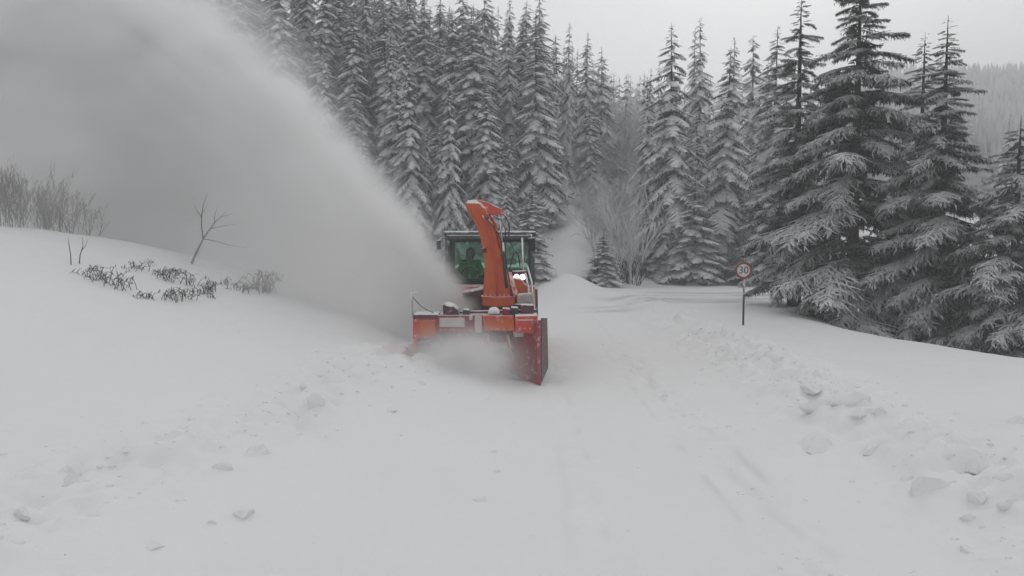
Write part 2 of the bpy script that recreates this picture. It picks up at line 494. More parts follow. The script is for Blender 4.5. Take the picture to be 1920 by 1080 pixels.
NOM = 14.0
SP = []          # (crown mesh, trunk mesh), 14 m tall, about 2.5 m radius
for k, (rad, pw, gap, per, tl) in enumerate([(2.5, .55, .46, 9, -.66), (2.6, .66, .44, 9, -.52), (2.5, .54, .46, 9, -.80), (2.8, .60, .48, 9, -.46), (2.2, .60, .42, 8, -.74), (2.6, .52, .46, 9, -.60)]):
    SP.append((spruce_mesh(100 + k, NOM, rad, pw, gap, per, 16, 1, M['needle_far'], tilt_low=tl, blw=.030), trunk_mesh('trunk', NOM, 0.20, M['bark'], random.Random(k))))
LOWP = []        # lighter ones for the hazy back rows
for k in range(4):
    LOWP.append((spruce_mesh(200 + k, NOM, 2.3 + .2 * (k % 2), .52 + .05 * k, .58, 8, 8, 0, M['needle_far'], tilt_low=-.55, blw=.06), trunk_mesh('trunk', NOM, 0.19, M['bark'], random.Random(k), 5)))

RT = random.Random(7)
SKIP = set([-3,266,271,272,273,-13,-26,55,181,195,198,210,211,226,236,32,34,39,52,57,64,67,72,79,99,127,131,133,134,136,137,138,145,147,149,151,152,153,154,155,156,158,159,161,163,164,165,167,168,169,172,173,174,176,177,178,179,184,185,186,187,188,191,194,200,202,204,212,213,214,215,216,217,218,220,221,222,225,227,228,230,231,232,234,235,237,238,240,241,242,243,244,245,247,248,249,250,251,252,253,255,256,257,258,260,262,263,264,265,267,268])     # trees of the fill that stand wholly behind others
COUNT = [0]
def spruce(x, y, H, label, group=None, variant=None, rad=1.0, low=False, name='spruce_tree', cat='spruce'):
    COUNT[0] += 1
    rz, r1, r2, rv = RT.uniform(0, 2 * PI), RT.uniform(-.025, .025), RT.uniform(-.025, .025), RT.randrange(99)
    if COUNT[0] in SKIP: return
    t = empty(name, (x, y, gz(x, y) - 0.1), label, cat, group)
    t['n_'] = COUNT[0]
    s = H / NOM
    t.scale = (s * rad, s * rad, s)
    t.rotation_euler = (r1, r2, rz)
    lib = LOWP if low else SP
    c, k = lib[(variant if variant is not None else rv) % len(lib)]
    link('trunk', k, t); link('crown', c, t)
    return t

TREES = []       # (x, y) already taken
def spruce_at(px, ytop, Y, label, group=None, variant=None, rad=1.0, low=False):
    p = P(px, ytop, Y)
    H = max(2.0, p.z - gz(p.x, Y) + 0.1)
    TREES.append((p.x, Y))
    return spruce(p.x, Y, H, label, group, variant, rad * NOM / H * (0.45 + 0.55 * H / NOM), low)

# single trees one can point to
named = [
 (1268, 48, 45.0, 'tall frost-laden spruce with a broad blunt top, standing alone left of the road sign', 0, 1.12),
 (1362, 92, 46.5, 'pale herringbone spruce just right of the blunt-topped one, above the road sign', 2, 1.15),
 (1322, 34, 54.0, 'narrow pointed spruce rising between the blunt-topped spruce and the herringbone one', 4, 0.9),
 (1300, 52, 57.0, 'thin dark spire directly behind the blunt-topped spruce', 4, .7),
 (1376, 72, 60.0, 'small pointed tree top peeping over the herringbone spruce', 1, .9),
 (1418, 66, 56.0, 'pointed spruce top second to the left of the big dark spruces', 5, .9),
 (1452, 50, 50.0, 'slim spruce directly left of the big dark spruces, behind the road sign', 3, 1.0),
 (1437, 300, 44.0, 'low bushy spruce behind the road sign with boughs down to the snow', 3, 1.3),
 (1305, 330, 44.0, 'squat young spruce in front of the gap between the blunt-topped and herringbone spruces', 1, 1.3),
 (1232, 350, 45.5, 'squat young spruce at the left foot of the blunt-topped spruce', 3, 1.2),
 (1017, -4, 56.0, 'tall spruce closing the left slope, at the left edge of the bright sky gap', 2, 1.0),
 (984, 2, 60.0, 'second tall spruce from the bright sky gap', 0, .9),
 (953, -2, 62.0, 'third tall spruce from the bright sky gap, with a thin spire', 4, .8),
 (908, -22, 58.0, 'dense spruce behind the chute of the machine, broad and cut by the frame top', 5, 1.0),
 (868, -24, 57.0, 'dense spruce upslope left of the chute, cut by the frame top', 0, 1.0),
 (1062, 42, 64.0, 'thin pointed spruce standing free against the sky in the gap', 4, .7),
 (1098, 62, 66.0, 'round-topped dark spruce in the sky gap, taller of the pair', 3, .8),
 (1130, 88, 67.0, 'round-topped dark spruce in the sky gap, shorter of the pair', 3, .8),
 (1110, 190, 58.0, 'lone dark spruce in front of the hazy frosted broadleaf trees', 5, .85),
 (1043, 262, 56.0, 'mid-sized dark spruce above the snowy track behind the machine', 1, .8),
 (998, 345, 37.5, 'small young spruce right behind the cab of the machine', 3, .9),
 (1130, 428, 41.5, 'small dark fir beside the wooden post at the snowy track', 1, 1.0),
 (940, 262, 47.0, 'young spruce on the slope directly above the chute', 2, 1.0),
 (905, 256, 48.0, 'young frosted spruce on the slope left of the chute top', 0, 1.0),
 (822, 222, 50.0, 'young frosted spruce near the lower edge of the snow plume', 2, 1.0),
 (725, 2, 52.0, 'bright herringbone spruce in the middle of the left slope above the plume', 2, 1.1),
 (660, 10, 53.0, 'bright herringbone spruce left of the middle of the slope, above the plume', 0, 1.05),
 (548, 30, 52.0, 'bright herringbone spruce farthest down the left slope at the edge of the plume', 2, 1.0),
 (600, 55, 51.0, 'shorter spruce between two bright herringbone ones on the left slope', 5, .9),
 (775, -30, 56.0, 'dark-stemmed spruce right of the middle herringbone spruce', 4, 1.0),
 (820, -10, 58.0, 'spruce below the left end of the open sky', 1, 1.0),
]
for (px, yt, Y, lab, var, rad) in named:
    spruce_at(px, yt, Y, lab, None, var, rad)

SKX = [-400, 700, 832, 870, 950, 1015, 1040, 1062, 1100, 1150, 1190, 1215, 1260, 1320, 1400, 1450, 1500, 1560, 1700, 1830, 2000]
SKY_ = [-150, -90, 6, 0, 10, 8, 60, 72, 95, 125, 128, 118, 80, 60, 92, 70, 30, 0, 130, 200, 230]
FILLED = []
def fill(n, x0, x1, y0, y1, sp, hmin, hmax, label, group, low, pxr, seed):
    rr = random.Random(seed); k = 0; tries = 0
    while k < n and tries < 6000:
        tries += 1
        x, y = rr.uniform(x0, x1), rr.uniform(y0, y1)
        if any((x - a) ** 2 + (y - b) ** 2 < sp * sp for a, b in TREES): continue
        z = gz(x, y)
        H = rr.uniform(hmin, hmax)
        px, py = pix((x, y, z))
        if not pxr[0] < px < pxr[1]: continue
        lim = float(np.interp(px, SKX, SKY_)) + rr.uniform(0, 26)
        top = P(px, lim, y).z - z
        if top < 5: continue
        H = min(H, top)
        TREES.append((x, y)); k += 1
        t = spruce(x, y, H, label, group, None, rr.uniform(.68, 1.12), low)
        if t: FILLED.append((t, px, y, H))

fill(74, -30, 3, 50, 66, 1.9, 10, 17, 'frost-whitened spruce packed among its neighbours on the steep slope above the snow plume', 'spruces crowding the left slope', False, (330, 1012), 1)
fill(26, -22, 5, 42.5, 51, 1.9, 5, 11, 'young frosted spruce low on the left slope along the edge of the snow plume', 'young spruces at the plume edge', False, (520, 975), 6)
fill(24, -60, -14, 50, 80, 3.2, 11, 15, 'grey spruce dimly showing through the blown snow at the upper left', 'spruces behind the blown snow', True, (-120, 330), 7)
fill(40, -36, 6, 66, 92, 2.6, 12, 17, 'grey spruce in the back rows high on the left slope, behind other trees', 'back rows of the left slope', True, (330, 1045), 2)
fill(26, 8, 34, 47, 64, 2.6, 9, 15, 'frosted spruce in the stand behind the road sign, half hidden by the trees in front', 'stand behind the road sign', False, (1205, 1560), 3)
fill(26, 8, 46, 64, 100, 2.8, 9, 14, 'hazy spruce at the back of the stand, seen between nearer trunks', 'back of the stand behind the road sign', True, (1150, 1600), 4)
fill(34, 26, 120, 62, 150, 3.6, 9, 15, 'hazy dark conifer on the valley side at the right edge, beyond big spruces', 'conifers on the valley side at the right', True, (1560, 2050), 5)
fill(22, 4, 26, 70, 96, 2.0, 13, 22, 'hazy spruce on the far skyline of the gap', 'far skyline of the gap', True, (1025, 1235), 8)

# the big dark spruces on the right: every bough an object under the crown
def near_bough(rng, nb=54, ws=1.0):
    tb = TB()
    t = np.linspace(0, 1, 7)
    wob, droop = rng.uniform(-.10, .10), rng.uniform(.20, .46)
    stem = np.stack([t, wob * np.sin(t * 4), .06 * t - droop * t ** 1.8 + .05 * t ** 5], 1)
    ribbon(tb, stem, (.020 * (1 - t) + .005) * ws, .6)
    def at(q): return np.array([np.interp(q, t, stem[:, k]) for k in range(3)])
    wide = rng.uniform(.30, .44)
    u = np.array([0, .35, .7, 1.0])
    for k in range(nb):
        s = rng.choice((-1, 1))
        q = .08 + .92 * ((k + rng.random()) / nb) ** .9
        L = wide * min(1, q / .25) * (1.12 - q) ** .65 * rng.uniform(.35, 1.25) + .03
        a0 = R(rng.uniform(18, 78)) * s; a1 = a0 * rng.uniform(.45, 1.2)
        dr = rng.uniform(.12, .60)
        b0 = at(min(q, 1))
        ang = a0 + (a1 - a0) * u
        pts = np.stack([b0[0] + np.cos(ang) * L * u, b0[1] + np.sin(ang) * L * u, b0[2] + rng.uniform(-.02, .03) - dr * L * u ** 1.7], 1)
        w = rng.uniform(.012, .023) * ws
        ribbon(tb, pts, [w, w, w * .8, w * .2], .7)
        for j in range(4):
            uu = rng.uniform(.1, 1)
            p = np.array([np.interp(uu, u, pts[:, c]) for c in range(3)])
            a2 = a0 + R(rng.uniform(-75, 75)); l2 = rng.uniform(.02, .085)
            e = np.array([math.cos(a2), math.sin(a2), -rng.uniform(.2, 1.4)]) * l2
            nn = np.array([-math.sin(a2), math.cos(a2), 0]) * rng.uniform(.006, .014)
            tb.add([p - nn, p + nn, p + e + nn * .3, p + e - nn * .3], [(0, 1, 2), (0, 2, 3)])
        for j in range(3):
            uu = rng.uniform(.05, 1)
            p = np.array([np.interp(uu, u, pts[:, c]) for c in range(3)])
            a = rng.uniform(0, PI); hw = rng.uniform(.005, .011)
            e = np.array([math.cos(a), math.sin(a), 0]) * hw
            tb.add([p - e, p + e, p + np.array([rng.uniform(-.03, .04), rng.uniform(-.03, .03), -rng.uniform(.05, .17) * ws])], [(0, 1, 2)])
    for k in range(14):                           # uneven pads of snow lying on the spray
        q = rng.uniform(.2, .97); p = at(q) + np.array([rng.uniform(-.03, .03), rng.uniform(-.6, .6) * wide * .5 * (1.1 - q), .004])
        p[2] -= .25 * abs(p[1] - wob * math.sin(q * 4))
        r0 = rng.uniform(.02, .062)
        ring = [p + np.array([r0 * rng.uniform(.7, 1.6) * math.cos(c), r0 * rng.uniform(.5, 1.1) * math.sin(c), -r0 * rng.uniform(.3, .7)]) for c in np.arange(7) * 2 * PI / 7]
        tb.add(ring + [p + np.array([0, 0, r0 * .25])], [(c, (c + 1) % 7, 7) for c in range(7)])
    return tb.arrays()
BOUGHS = []
for k in range(12):
    v, f = near_bough(random.Random(300 + k), 74, .95)
    BOUGHS.append(mesh_np('bough', v, f, M['needle_near']))

BOUGHS_LONG = []
for k in range(8):
    v, f = near_bough(random.Random(350 + k), 165, .72)
    BOUGHS_LONG.append(mesh_np('bough', v, f, M['needle_near']))

def big_spruce(px, ytop, Y, Rad, label, seed, power=0.8, gap=0.62, per=8, z0=0.7, tilt_low=-.20, lean=0.0, droop_top=0.10, r0=0.24):
    rng = random.Random(seed)
    p = P(px, ytop, Y)
    z = gz(p.x, Y) - 0.15
    H = p.z - z
    TREES.append((p.x, Y))
    t = empty('spruce_tree', (p.x, Y, z), label, 'spruce')
    t.rotation_euler = (0, lean, 0)
    link('trunk', trunk_mesh('trunk', H, r0, M['bark'], rng, 10), t)
    pl = [b for b in crown_boughs(rng, H, Rad, z0, power, gap, per, droop_top, tilt_low, .06, .22, .12)
          if not (math.cos(b[2] + PI / 2) > .86 and .15 * H < b[0] < .72 * H and rng.random() < .62)]
    pl.sort(key=lambda b: -b[1])
    parts, rest = pl[:280], pl[280:]
    # top spray and the short inner twigs are the crown's own mesh
    V, Fc, n = [], [], 0
    small = [make_bough(random.Random(seed * 7 + k), 9, .35, .2, .05, .12, .032, 1) for k in range(4)]
    zz = z0
    while zz < H * .97:
        q = (zz - z0) / (H - z0)
        for k in range(7):
            v, f = small[rng.randrange(4)]
            m, o = xf(zz + rng.uniform(-.2, .2), Rad * (1 - q) ** power * rng.uniform(.3, .5) + .12, rng.uniform(0, 2 * PI), rng.uniform(-.3, .2), .05, 1.2)
            V.append(v @ m.T + o); Fc.append(f + n); n += len(v)
        zz += gap * .6
    for (bz, L, a, tl) in rest:
        v, f = small[rng.randrange(4)]
        m, o = xf(bz, L, a, tl, .03)
        V.append(v @ m.T + o); Fc.append(f + n); n += len(v)
    c = link('crown', mesh_np('crown', np.concatenate(V), np.concatenate(Fc), M['needle_inner']), t)
    for (bz, L, a, tl) in parts:
        b = link('bough', BOUGHS[rng.randrange(12)] if L < 1.6 else BOUGHS_LONG[rng.randrange(8)], c)
        b.location = (.06 * math.cos(a), .06 * math.sin(a), bz)
        b.rotation_euler = (0, -tl, a)
        b.scale = (L, L * rng.uniform(.85, 1.25), L * rng.uniform(.8, 1.2))
    return t

big_spruce(1616, -88, 27.0, 3.45, 'biggest dark spruce on the right with wide layered boughs and its top out of frame', 11, power=.66, gap=.70, per=9, z0=1.1)
big_spruce(1503, -12, 29.5, 2.3, 'tall slim dark spruce leaning against the left side of the biggest spruce', 12, power=.72, gap=.58, per=9, z0=1.2)
big_spruce(1778, 28, 25.5, 3.3, 'dark spruce with a bare thin leader, right of the biggest spruce', 13, power=.85, gap=.50, per=9)
big_spruce(1915, 215, 23.5, 3.0, 'lower dark spruce cut by the right edge of the frame', 14, power=.75, gap=.44, per=9)
big_spruce(1735, 60, 31.0, 2.4, 'pale frosted spruce showing through between the two big spruces', 15, power=.7, gap=.6, per=8)

# ------------------------------------------------------------------ frosted broadleaf trees and bare shrubs
def branchy(rng, H, stems, spread, depth, mat, twig, name='crown', fork=3, thick=0.03, up=0.25, base_r=0.25):
    """Bare branching crown of tapering three-sided twigs."""
    tb = TB()
    def seg(a, b, r0, r1):
        d = b - a; d.normalize()
        u = d.orthogonal().normalized(); w = d.cross(u)
        v = []
        for p, r in ((a, r0), (b, r1)):
            for k in range(3):
                q = k * 2 * PI / 3
                v.append(p + u * (r * math.cos(q)) + w * (r * math.sin(q)))
        f = []
        for k in range(3):
            k2 = (k + 1) % 3
            f += [(k, k2, 3 + k2), (k, 3 + k2, 3 + k)]
        tb.add([tuple(q) for q in v], f)
    def grow(p, d, L, r, lev):
        n = 3
        for i in range(n):
            d = (d + Vector((rng.gauss(0, .13), rng.gauss(0, .13), rng.gauss(0, .08) + up * .12))).normalized()
            q = p + d * (L / n)
            seg(p, q, r, r * .82)
            p, r = q, r * .82
            if lev > 0 and i > 0 or lev == depth and i == n - 1:
                pass
            if lev > 0:
                for _ in range(fork if i == n - 1 else max(1, fork - 1)):
                    s = (d * rng.uniform(.7, 1.1) + Vector((rng.gauss(0, spread), rng.gauss(0, spread), rng.gauss(.05, spread * .7)))).normalized()
                    grow(p, s, L * rng.uniform(.42, .66), max(r * .6, twig), lev - 1)
    for s in range(stems):
        a = rng.uniform(0, 2 * PI)
        rr = base_r * rng.uniform(.1, 1)
        d = Vector((math.cos(a) * rng.uniform(.05, spread), math.sin(a) * rng.uniform(.05, spread), 1)).normalized()
        grow(Vector((rr * math.cos(a), rr * math.sin(a), -.15)), d, H * rng.uniform(.42, .62), thick * rng.uniform(.7, 1.2), depth)
    v, f = tb.arrays()
    v[:, 2] *= H / max(v[:, 2].max(), .1)
    return mesh_np(name, v, f, mat)

FB = [branchy(random.Random(400 + k), 6.0, 3, .42, 3, M['twig_frost'], .012, thick=.05) for k in range(4)]
BCOUNT = [0]
def broadleaf(px, ytop, Y, width, label, group=None):
    BCOUNT[0] += 1
    kind_, rz = RT.randrange(4), RT.uniform(0, 6)
    if -BCOUNT[0] in SKIP: return
    p = P(px, ytop, Y); z = gz(p.x, Y)
    H = max(1.5, p.z - z)
    me = FB[kind_]
    t = empty('frosted_tree', (p.x, Y, z - .1), label, 'tree', group)
    s = H / 6.0
    t.scale = (s * width, s * width, s); t.rotation_euler = (0, 0, rz)
    t['n_'] = -BCOUNT[0]
    link('crown', me, t)
    return t
RB = random.Random(5)
for k in range(30):
    px = RB.uniform(1050, 1235); Y = RB.uniform(50, 74)
    yt = float(np.interp(px, [1050, 1100, 1150, 1200, 1240], [190, 165, 150, 140, 200])) + (74 - Y) * 8.5 + RB.uniform(-10, 20)
    t = broadleaf(px, yt, Y, RB.uniform(.9, 1.4), 'hazy broadleaf tree white with rime, filling the small valley right of the machine', 'rimed broadleaf trees in the valley')
    if t: FILLED.append((t, px, Y, 74 - yt))
broadleaf(1120, 318, 45, 1.0, 'pale rimed broadleaf bush left of the bare upright-stemmed tree, above the snowy track')
broadleaf(1225, 300, 47, .8, 'pale rimed bush between the bare upright-stemmed tree and the blunt-topped spruce')

def stem_tree(px, py, ytop, Y, label):
    p = P(px, py, Y); z = gz(p.x, Y); H = P(px, ytop, Y).z - z
    t = empty('bare_tree', (p.x, Y, z), label, 'tree')
    link('stems', branchy(random.Random(77), H, 9, .17, 2, M['twig_frost'], .010, 'stems', 3, .05, .5, .45), t)
    rr = random.Random(9)
    link('undergrowth', branchy(rr, H * .30, 20, .30, 1, M['brush'], .014, 'undergrowth', 3, .03, .2, .6), t)
stem_tree(1180, 536, 320, 42.5, 'bare broadleaf tree of many upright rimed stems beside the small dark fir')

# a label of its own for each tree of the crowded rows: row, height and neighbourhood
COLS = {
 'spruces crowding the left slope': ('frosted slope spruce,', [(450, 'at the far left above the plume'), (560, 'along the upper edge of the plume'), (640, 'left of the slope middle'), (720, 'just left of the middle herringbone spruce'), (800, 'just right of the middle herringbone spruce'), (880, 'left of the chute'), (960, 'straight above the chute'), (1100, 'by the sky gap')]),
 'young spruces at the plume edge': ('young slope spruce,', [(640, 'far left at the plume'), (720, 'at the middle of the plume edge'), (800, 'at the lower half of the plume edge'), (880, 'left of the chute'), (1000, 'behind the cab')]),
 'back rows of the left slope': ('hazy upper slope spruce,', [(450, 'at the far left'), (560, 'above the upper plume edge'), (700, 'left of the middle herringbone spruce'), (830, 'right of the middle herringbone spruce'), (960, 'above the chute'), (1100, 'by the sky gap')]),
 'spruces behind the blown snow': ('spruce behind the blown snow,', [(60, 'at the left frame edge'), (200, 'above the shrub row'), (400, 'left of the sapling')]),
 'stand behind the road sign': ('frosted spruce,', [(1240, 'left of the blunt-topped spruce'), (1300, 'behind the blunt-topped spruce'), (1350, 'between the blunt-topped and herringbone spruces'), (1400, 'behind the herringbone spruce'), (1450, 'above the road sign'), (1700, 'against the big dark spruces')]),
 'back of the stand behind the road sign': ('hazy spruce,', [(1240, 'left of the blunt-topped spruce'), (1310, 'behind the blunt-topped spruce'), (1400, 'behind the herringbone spruce'), (1460, 'above the road sign'), (1700, 'behind the big dark spruces')]),
 'conifers on the valley side at the right': ('hazy valley conifer,', [(1680, 'behind the biggest spruce'), (1780, 'behind the bare-leader spruce'), (1850, 'right of the bare-leader spruce'), (1920, 'at the right frame edge'), (2100, 'past the right frame edge')]),
 'far skyline of the gap': ('hazy skyline spruce,', [(1080, 'at the left of the sky gap'), (1130, 'behind the pair of round-topped spruces'), (1180, 'at the lowest skyline'), (1300, 'beside the blunt-topped spruce')]),
 'rimed broadleaf trees in the valley': ('rimed broadleaf tree in the valley,', [(1100, 'under the sky gap at its left'), (1140, 'around the lone dark spruce'), (1180, 'above the bare upright-stemmed tree'), (1300, 'next to the blunt-topped spruce')]),
}
cells = {}
for gname, (noun, cols) in COLS.items():
    mem = [f for f in FILLED if f[0].get('group') == gname]
    if not mem: continue
    q1, q2 = np.quantile([f[2] for f in mem], (.34, .67))
    for f in mem:
        where = next(w for lim, w in cols if f[1] < lim or lim == cols[-1][0])
        row = 'front-row' if f[2] <= q1 else 'middle-row' if f[2] <= q2 else 'back-row'
        cells.setdefault((gname, noun, row, where), []).append(f)
for (gname, noun, row, where), fs in cells.items():
    fs.sort(key=lambda f: f[1])
    n_ = len(fs)
    ORD = ['first', 'second', 'third', 'fourth', 'fifth', 'sixth', 'seventh', 'eighth', 'ninth', 'tenth']
    words_ = [''] if n_ == 1 else ['left ', 'right '] if n_ == 2 else ['leftmost ', 'middle ', 'rightmost '] if n_ == 3 else ['leftmost '] + [ORD[k] + ' ' for k in range(1, n_ - 1)] + ['rightmost '] if n_ <= 10 else None
    for k, f in enumerate(fs):
        f[0]['label'] = (words_[k] if words_ else '') + row + ' ' + noun + ' ' + where
for o in COL.objects:
    if 'n_' in o and not bpy.app.driver_namespace.get('keep_n'): del o['n_']

# far wooded mountain: one mass of far conifers
rr = np.random.RandomState(3)
tb = TB()
cone = []
FY = 115 + 355 * rr.rand(5200) ** 1.2; FX = rr.uniform(.44, .82, 5200) * FY + rr.uniform(-12, 16, 5200); FZ = ground(FX, FY)
for k in range(5200):
    y, x = FY[k], FX[k]
    z = FZ[k]; h = rr.uniform(8, 15); w = h * rr.uniform(.13, .2)
    for j in range(3):
        zb = z + h * (.08 + .28 * j); zt = z + h * (.52 + .24 * j); ww = w * (1 - .28 * j)
        a0 = rr.uniform(0, 6)
        ring = [(x + ww * math.cos(a0 + q * 2 * PI / 5) * rr.uniform(.7, 1.2), y + ww * math.sin(a0 + q * 2 * PI / 5), zb + rr.uniform(-.3, .3)) for q in range(5)]
        tb.add(ring + [(x, y, zt)], [(q, (q + 1) % 5, 5) for q in range(5)])
tag(link('far_forest', tb.mesh('far_forest', M['needle_dim'])), 'wood of far conifers on the misty mountain at the right edge', 'forest', kind='stuff')

# ------------------------------------------------------------------ shrubs, sapling and brush on the left bank
def shrub(px, py, Y, h, seed, label, stems=14, spread=.3, depth=2, group=None, name='bare_shrub', mat='brush', thick=.014, base_r=.35, cat='shrub', twig=.005):
    p = on_ground(px, py, 8, 40) if Y is None else P(px, py, Y)
    t = empty(name, (p.x, p.y, gz(p.x, p.y)), label, cat, group)
    link('stems', branchy(random.Random(seed), h, stems, spread, depth, M[mat], twig, 'stems', 3, thick, .4, base_r), t)
    return t
for k, (px, h, lab) in enumerate([(20, 1.75, 'leftmost bare shrub of upright stems on the bank crest, cut by the frame edge'),
                                  (62, 1.55, 'dense bare shrub on the crest, second from the left frame edge'),
                                  (100, 1.30, 'tall thin-stemmed bare shrub in the middle of the shrub row on the crest'),
                                  (150, 0.95, 'low spreading bare shrub at the right end of the row on the crest')]):
    shrub(px, 428 + px * .05, 21.8, h * 1.2, 500 + k, lab, 20 if k < 3 else 8, .20 if k < 3 else .6, 2, mat='brush_pale', thick=.010, base_r=.8 if k < 3 else .4, twig=.0032)

def tube(tb, pts, radii, sides=6):
    pts = [Vector(p) for p in pts]
    v, f = [], []
    for i, p in enumerate(pts):
        d = (pts[min(i + 1, len(pts) - 1)] - pts[max(i - 1, 0)]).normalized()
        u = d.orthogonal().normalized() if i == 0 else (u - d * u.dot(d)).normalized()
        w = d.cross(u)
        r = radii[i] if hasattr(radii, '__len__') else radii
        for k in range(sides):
            q = k * 2 * PI / sides
            v.append(tuple(p + u * (r * math.cos(q)) + w * (r * math.sin(q))))
    for i in range(len(pts) - 1):
        for k in range(sides):
            k2 = (k + 1) % sides; o = i * sides
            f += [(o + k, o + k2, o + sides + k2), (o + k, o + sides + k2, o + sides + k)]
    n = len(pts)
    v += [tuple(pts[0]), tuple(pts[-1])]
    for k in range(sides):
        k2 = (k + 1) % sides
        f += [(n * sides, k2, k), (n * sides + 1, (n - 1) * sides + k, (n - 1) * sides + k2)]
    tb.add(v, f)

# leaning sapling in front of the spray
base = on_ground(361, 495, 8, 30)
YS = base.y
sap = empty('bare_sapling', base, 'leaning bare sapling with a few crooked branches, alone on the bank before the spray', 'sapling')
def S(px, py, dy=0.0): return P(px, py, YS + dy) - base
tb = TB(); tube(tb, [S(357, 502), S(361, 490), S(370, 470), S(381, 448)], [.034, .030, .026, .022]); link('trunk', tb.mesh('trunk', M['brush'], True), sap)
for pts, r in (([(381, 448), (378, 425), (378, 405), (381, 385), (389, 362)], .022), ([(381, 448), (392, 432), (405, 415), (425, 396)], .024),
               ([(395, 429), (415, 424), (445, 420)], .014), ([(381, 448), (405, 452), (430, 460), (462, 464), (472, 456)], .016),
               ([(379, 408), (369, 395), (362, 375)], .012), ([(402, 418), (403, 402), (408, 388)], .012), ([(412, 408), (424, 404), (440, 399)], .010), ([(379, 400), (386, 390), (390, 378)], .010)):
    tb = TB()
    k = len(pts)
    tube(tb, [S(a, b, .12 * math.sin(i * 1.7 + a)) if i else S(a, b) for i, (a, b) in enumerate(pts)], [.8 * r * (1 - .75 * i / (k - 1)) for i in range(k)], 5)
    link('branch', tb.mesh('branch', M['brush'], True), sap)

brush_spots = [
 (133, 497, .55, 5, .25, 'left one of the pair of thin wispy saplings below the shrub row', 'wispy'),
 (148, 495, .55, 5, .35, 'right one of the pair of thin wispy saplings below the shrub row', 'wispy'),
 (172, 520, 0.19, 6, 2.40, 'leftmost tuft of dark brush poking out of the snowy bank', None),
 (196, 530, 0.19, 12, 1.50, 'dark tuft of brush below and right of the leftmost tuft', None),
 (217, 540, 0.17, 13, 1.65, 'compact dark clump of brush at the lower left of the brushy strip', None),
 (255, 505, 0.14, 7, 1.80, 'faint upper tuft of brush, left of the sapling foot', None),
 (313, 516, 0.20, 10, 1.50, 'brush tuft right above the middle of the brushy strip', None),
 (300, 522, 0.14, 7, 1.80, 'small tuft touching the left side of the one above the strip middle', None),
 (345, 532, 0.19, 12, 1.50, 'brush tuft straight below the foot of the leaning sapling', None),
 (275, 560, 0.12, 9, 1.80, 'flat tuft of brush at the bottom left of the strip', None),
 (320, 562, 0.19, 10, 1.65, 'darkest slanting tuft of brush at the bottom of the strip', None),
 (354, 560, 0.15, 9, 1.50, 'upright tuft of brush at the bottom right of the slanting one', None),
 (385, 545, 0.20, 12, 1.50, 'brush tuft right of the leaning sapling, in the lower strip', None),
 (392, 556, 0.15, 9, 1.50, 'brush tuft just under the one right of the sapling', None),
 (430, 537, 0.10, 7, 1.95, 'thin flat tuft on the way to the dark bush', None),
 (452, 546, 0.14, 12, 1.65, 'low dark tuft at the left foot of the dark bush', None),
 (490, 545, .42, 15, .9, 'dark rounded bush at the right end of the brushy strip', 'bush'),
 (530, 524, 0.19, 6, 1.95, 'thin sprigs trailing off to the right of the dark bush', None)]
def tuft(rng, n, reach, high):
    """Arching dead twigs that rise from the snow and bend back to it."""
    tb = TB()
    for _ in range(n):
        a = rng.uniform(0, 2 * PI); b = a + rng.uniform(-.8, .8)
        x0, y0 = rng.gauss(0, reach * .33), rng.gauss(0, reach * .33)
        l = reach * rng.uniform(.25, .85); hh = high * rng.uniform(.25, 1.15)
        q = [(x0, y0, -.05)]
        for u in (.25, .5, .75, 1.0):
            q.append((x0 + l * u * math.cos(a + (b - a) * u), y0 + l * u * math.sin(a + (b - a) * u), hh * math.sin(PI * min(u * rng.uniform(.55, .95), 1)) + rng.gauss(0, .012)))
        tube(tb, q, [.0065, .006, .005, .004, .002], 4)
        for _ in range(2):
            p = Vector(q[rng.choice((2, 3))]); c = rng.uniform(0, 2 * PI); m_ = l * rng.uniform(.2, .45)
            tube(tb, [p, p + Vector((math.cos(c) * m_ * .6, math.sin(c) * m_ * .6, rng.uniform(.0, .08))), p + Vector((math.cos(c) * m_, math.sin(c) * m_, rng.uniform(-.05, .10)))], [.008, .006, .003], 4)
    return tb.mesh('twigs', M['brush_pale'])
for k, (px, py, h, n, sp, lab, kd) in enumerate(brush_spots):
    p = on_ground(px, py, 8, 40)
    if kd == 'wispy':
        t = empty('bare_sapling', (p.x, p.y, gz(p.x, p.y)), lab, 'sapling')
        tb = TB(); sg_ = 1 if px > 140 else -.4
        tube(tb, [(0, 0, -.1), (.02 * sg_, .02, .18), (.08 * sg_, .03, .36), (.09 * sg_, 0, .55)], [.012, .010, .008, .004], 5)
        tube(tb, [(.04 * sg_, .02, .25), (.12 * sg_, .05, .36), (.17 * sg_, .06, .50)], [.007, .005, .003], 4)
        link('stems', tb.mesh('stems', M['brush_pale']), t)
        continue
    t = empty('brush_tuft', (p.x, p.y, gz(p.x, p.y)), lab, 'brush')
    big = kd == 'bush'
    link('twigs', tuft(random.Random(600 + k), 50 if big else int(7 + h * 44), .50 if big else .20 + h * 1.0, .40 if big else .06 + h * .6), t)

# wooden post by the track
p = P(1117, 542, 41); z = gz(p.x, 41)
t = empty('wooden_post', (p.x, 41, z), 'dark wooden post standing at the snowy track left of the small fir', 'post')
tb = TB(); tube(tb, [(0, 0, -.3), (.01, 0, .6), (0, .01, 1.42)], [.12, .11, .10], 8); link('shaft', tb.mesh('shaft', M['bark']), t)
tb = TB(); tube(tb, [(0, 0, 1.425), (0, 0, 1.47), (0, 0, 1.52)], [.11, .10, .04], 8); link('snow_cap', tb.mesh('snow_cap', M['clod'], True), t)

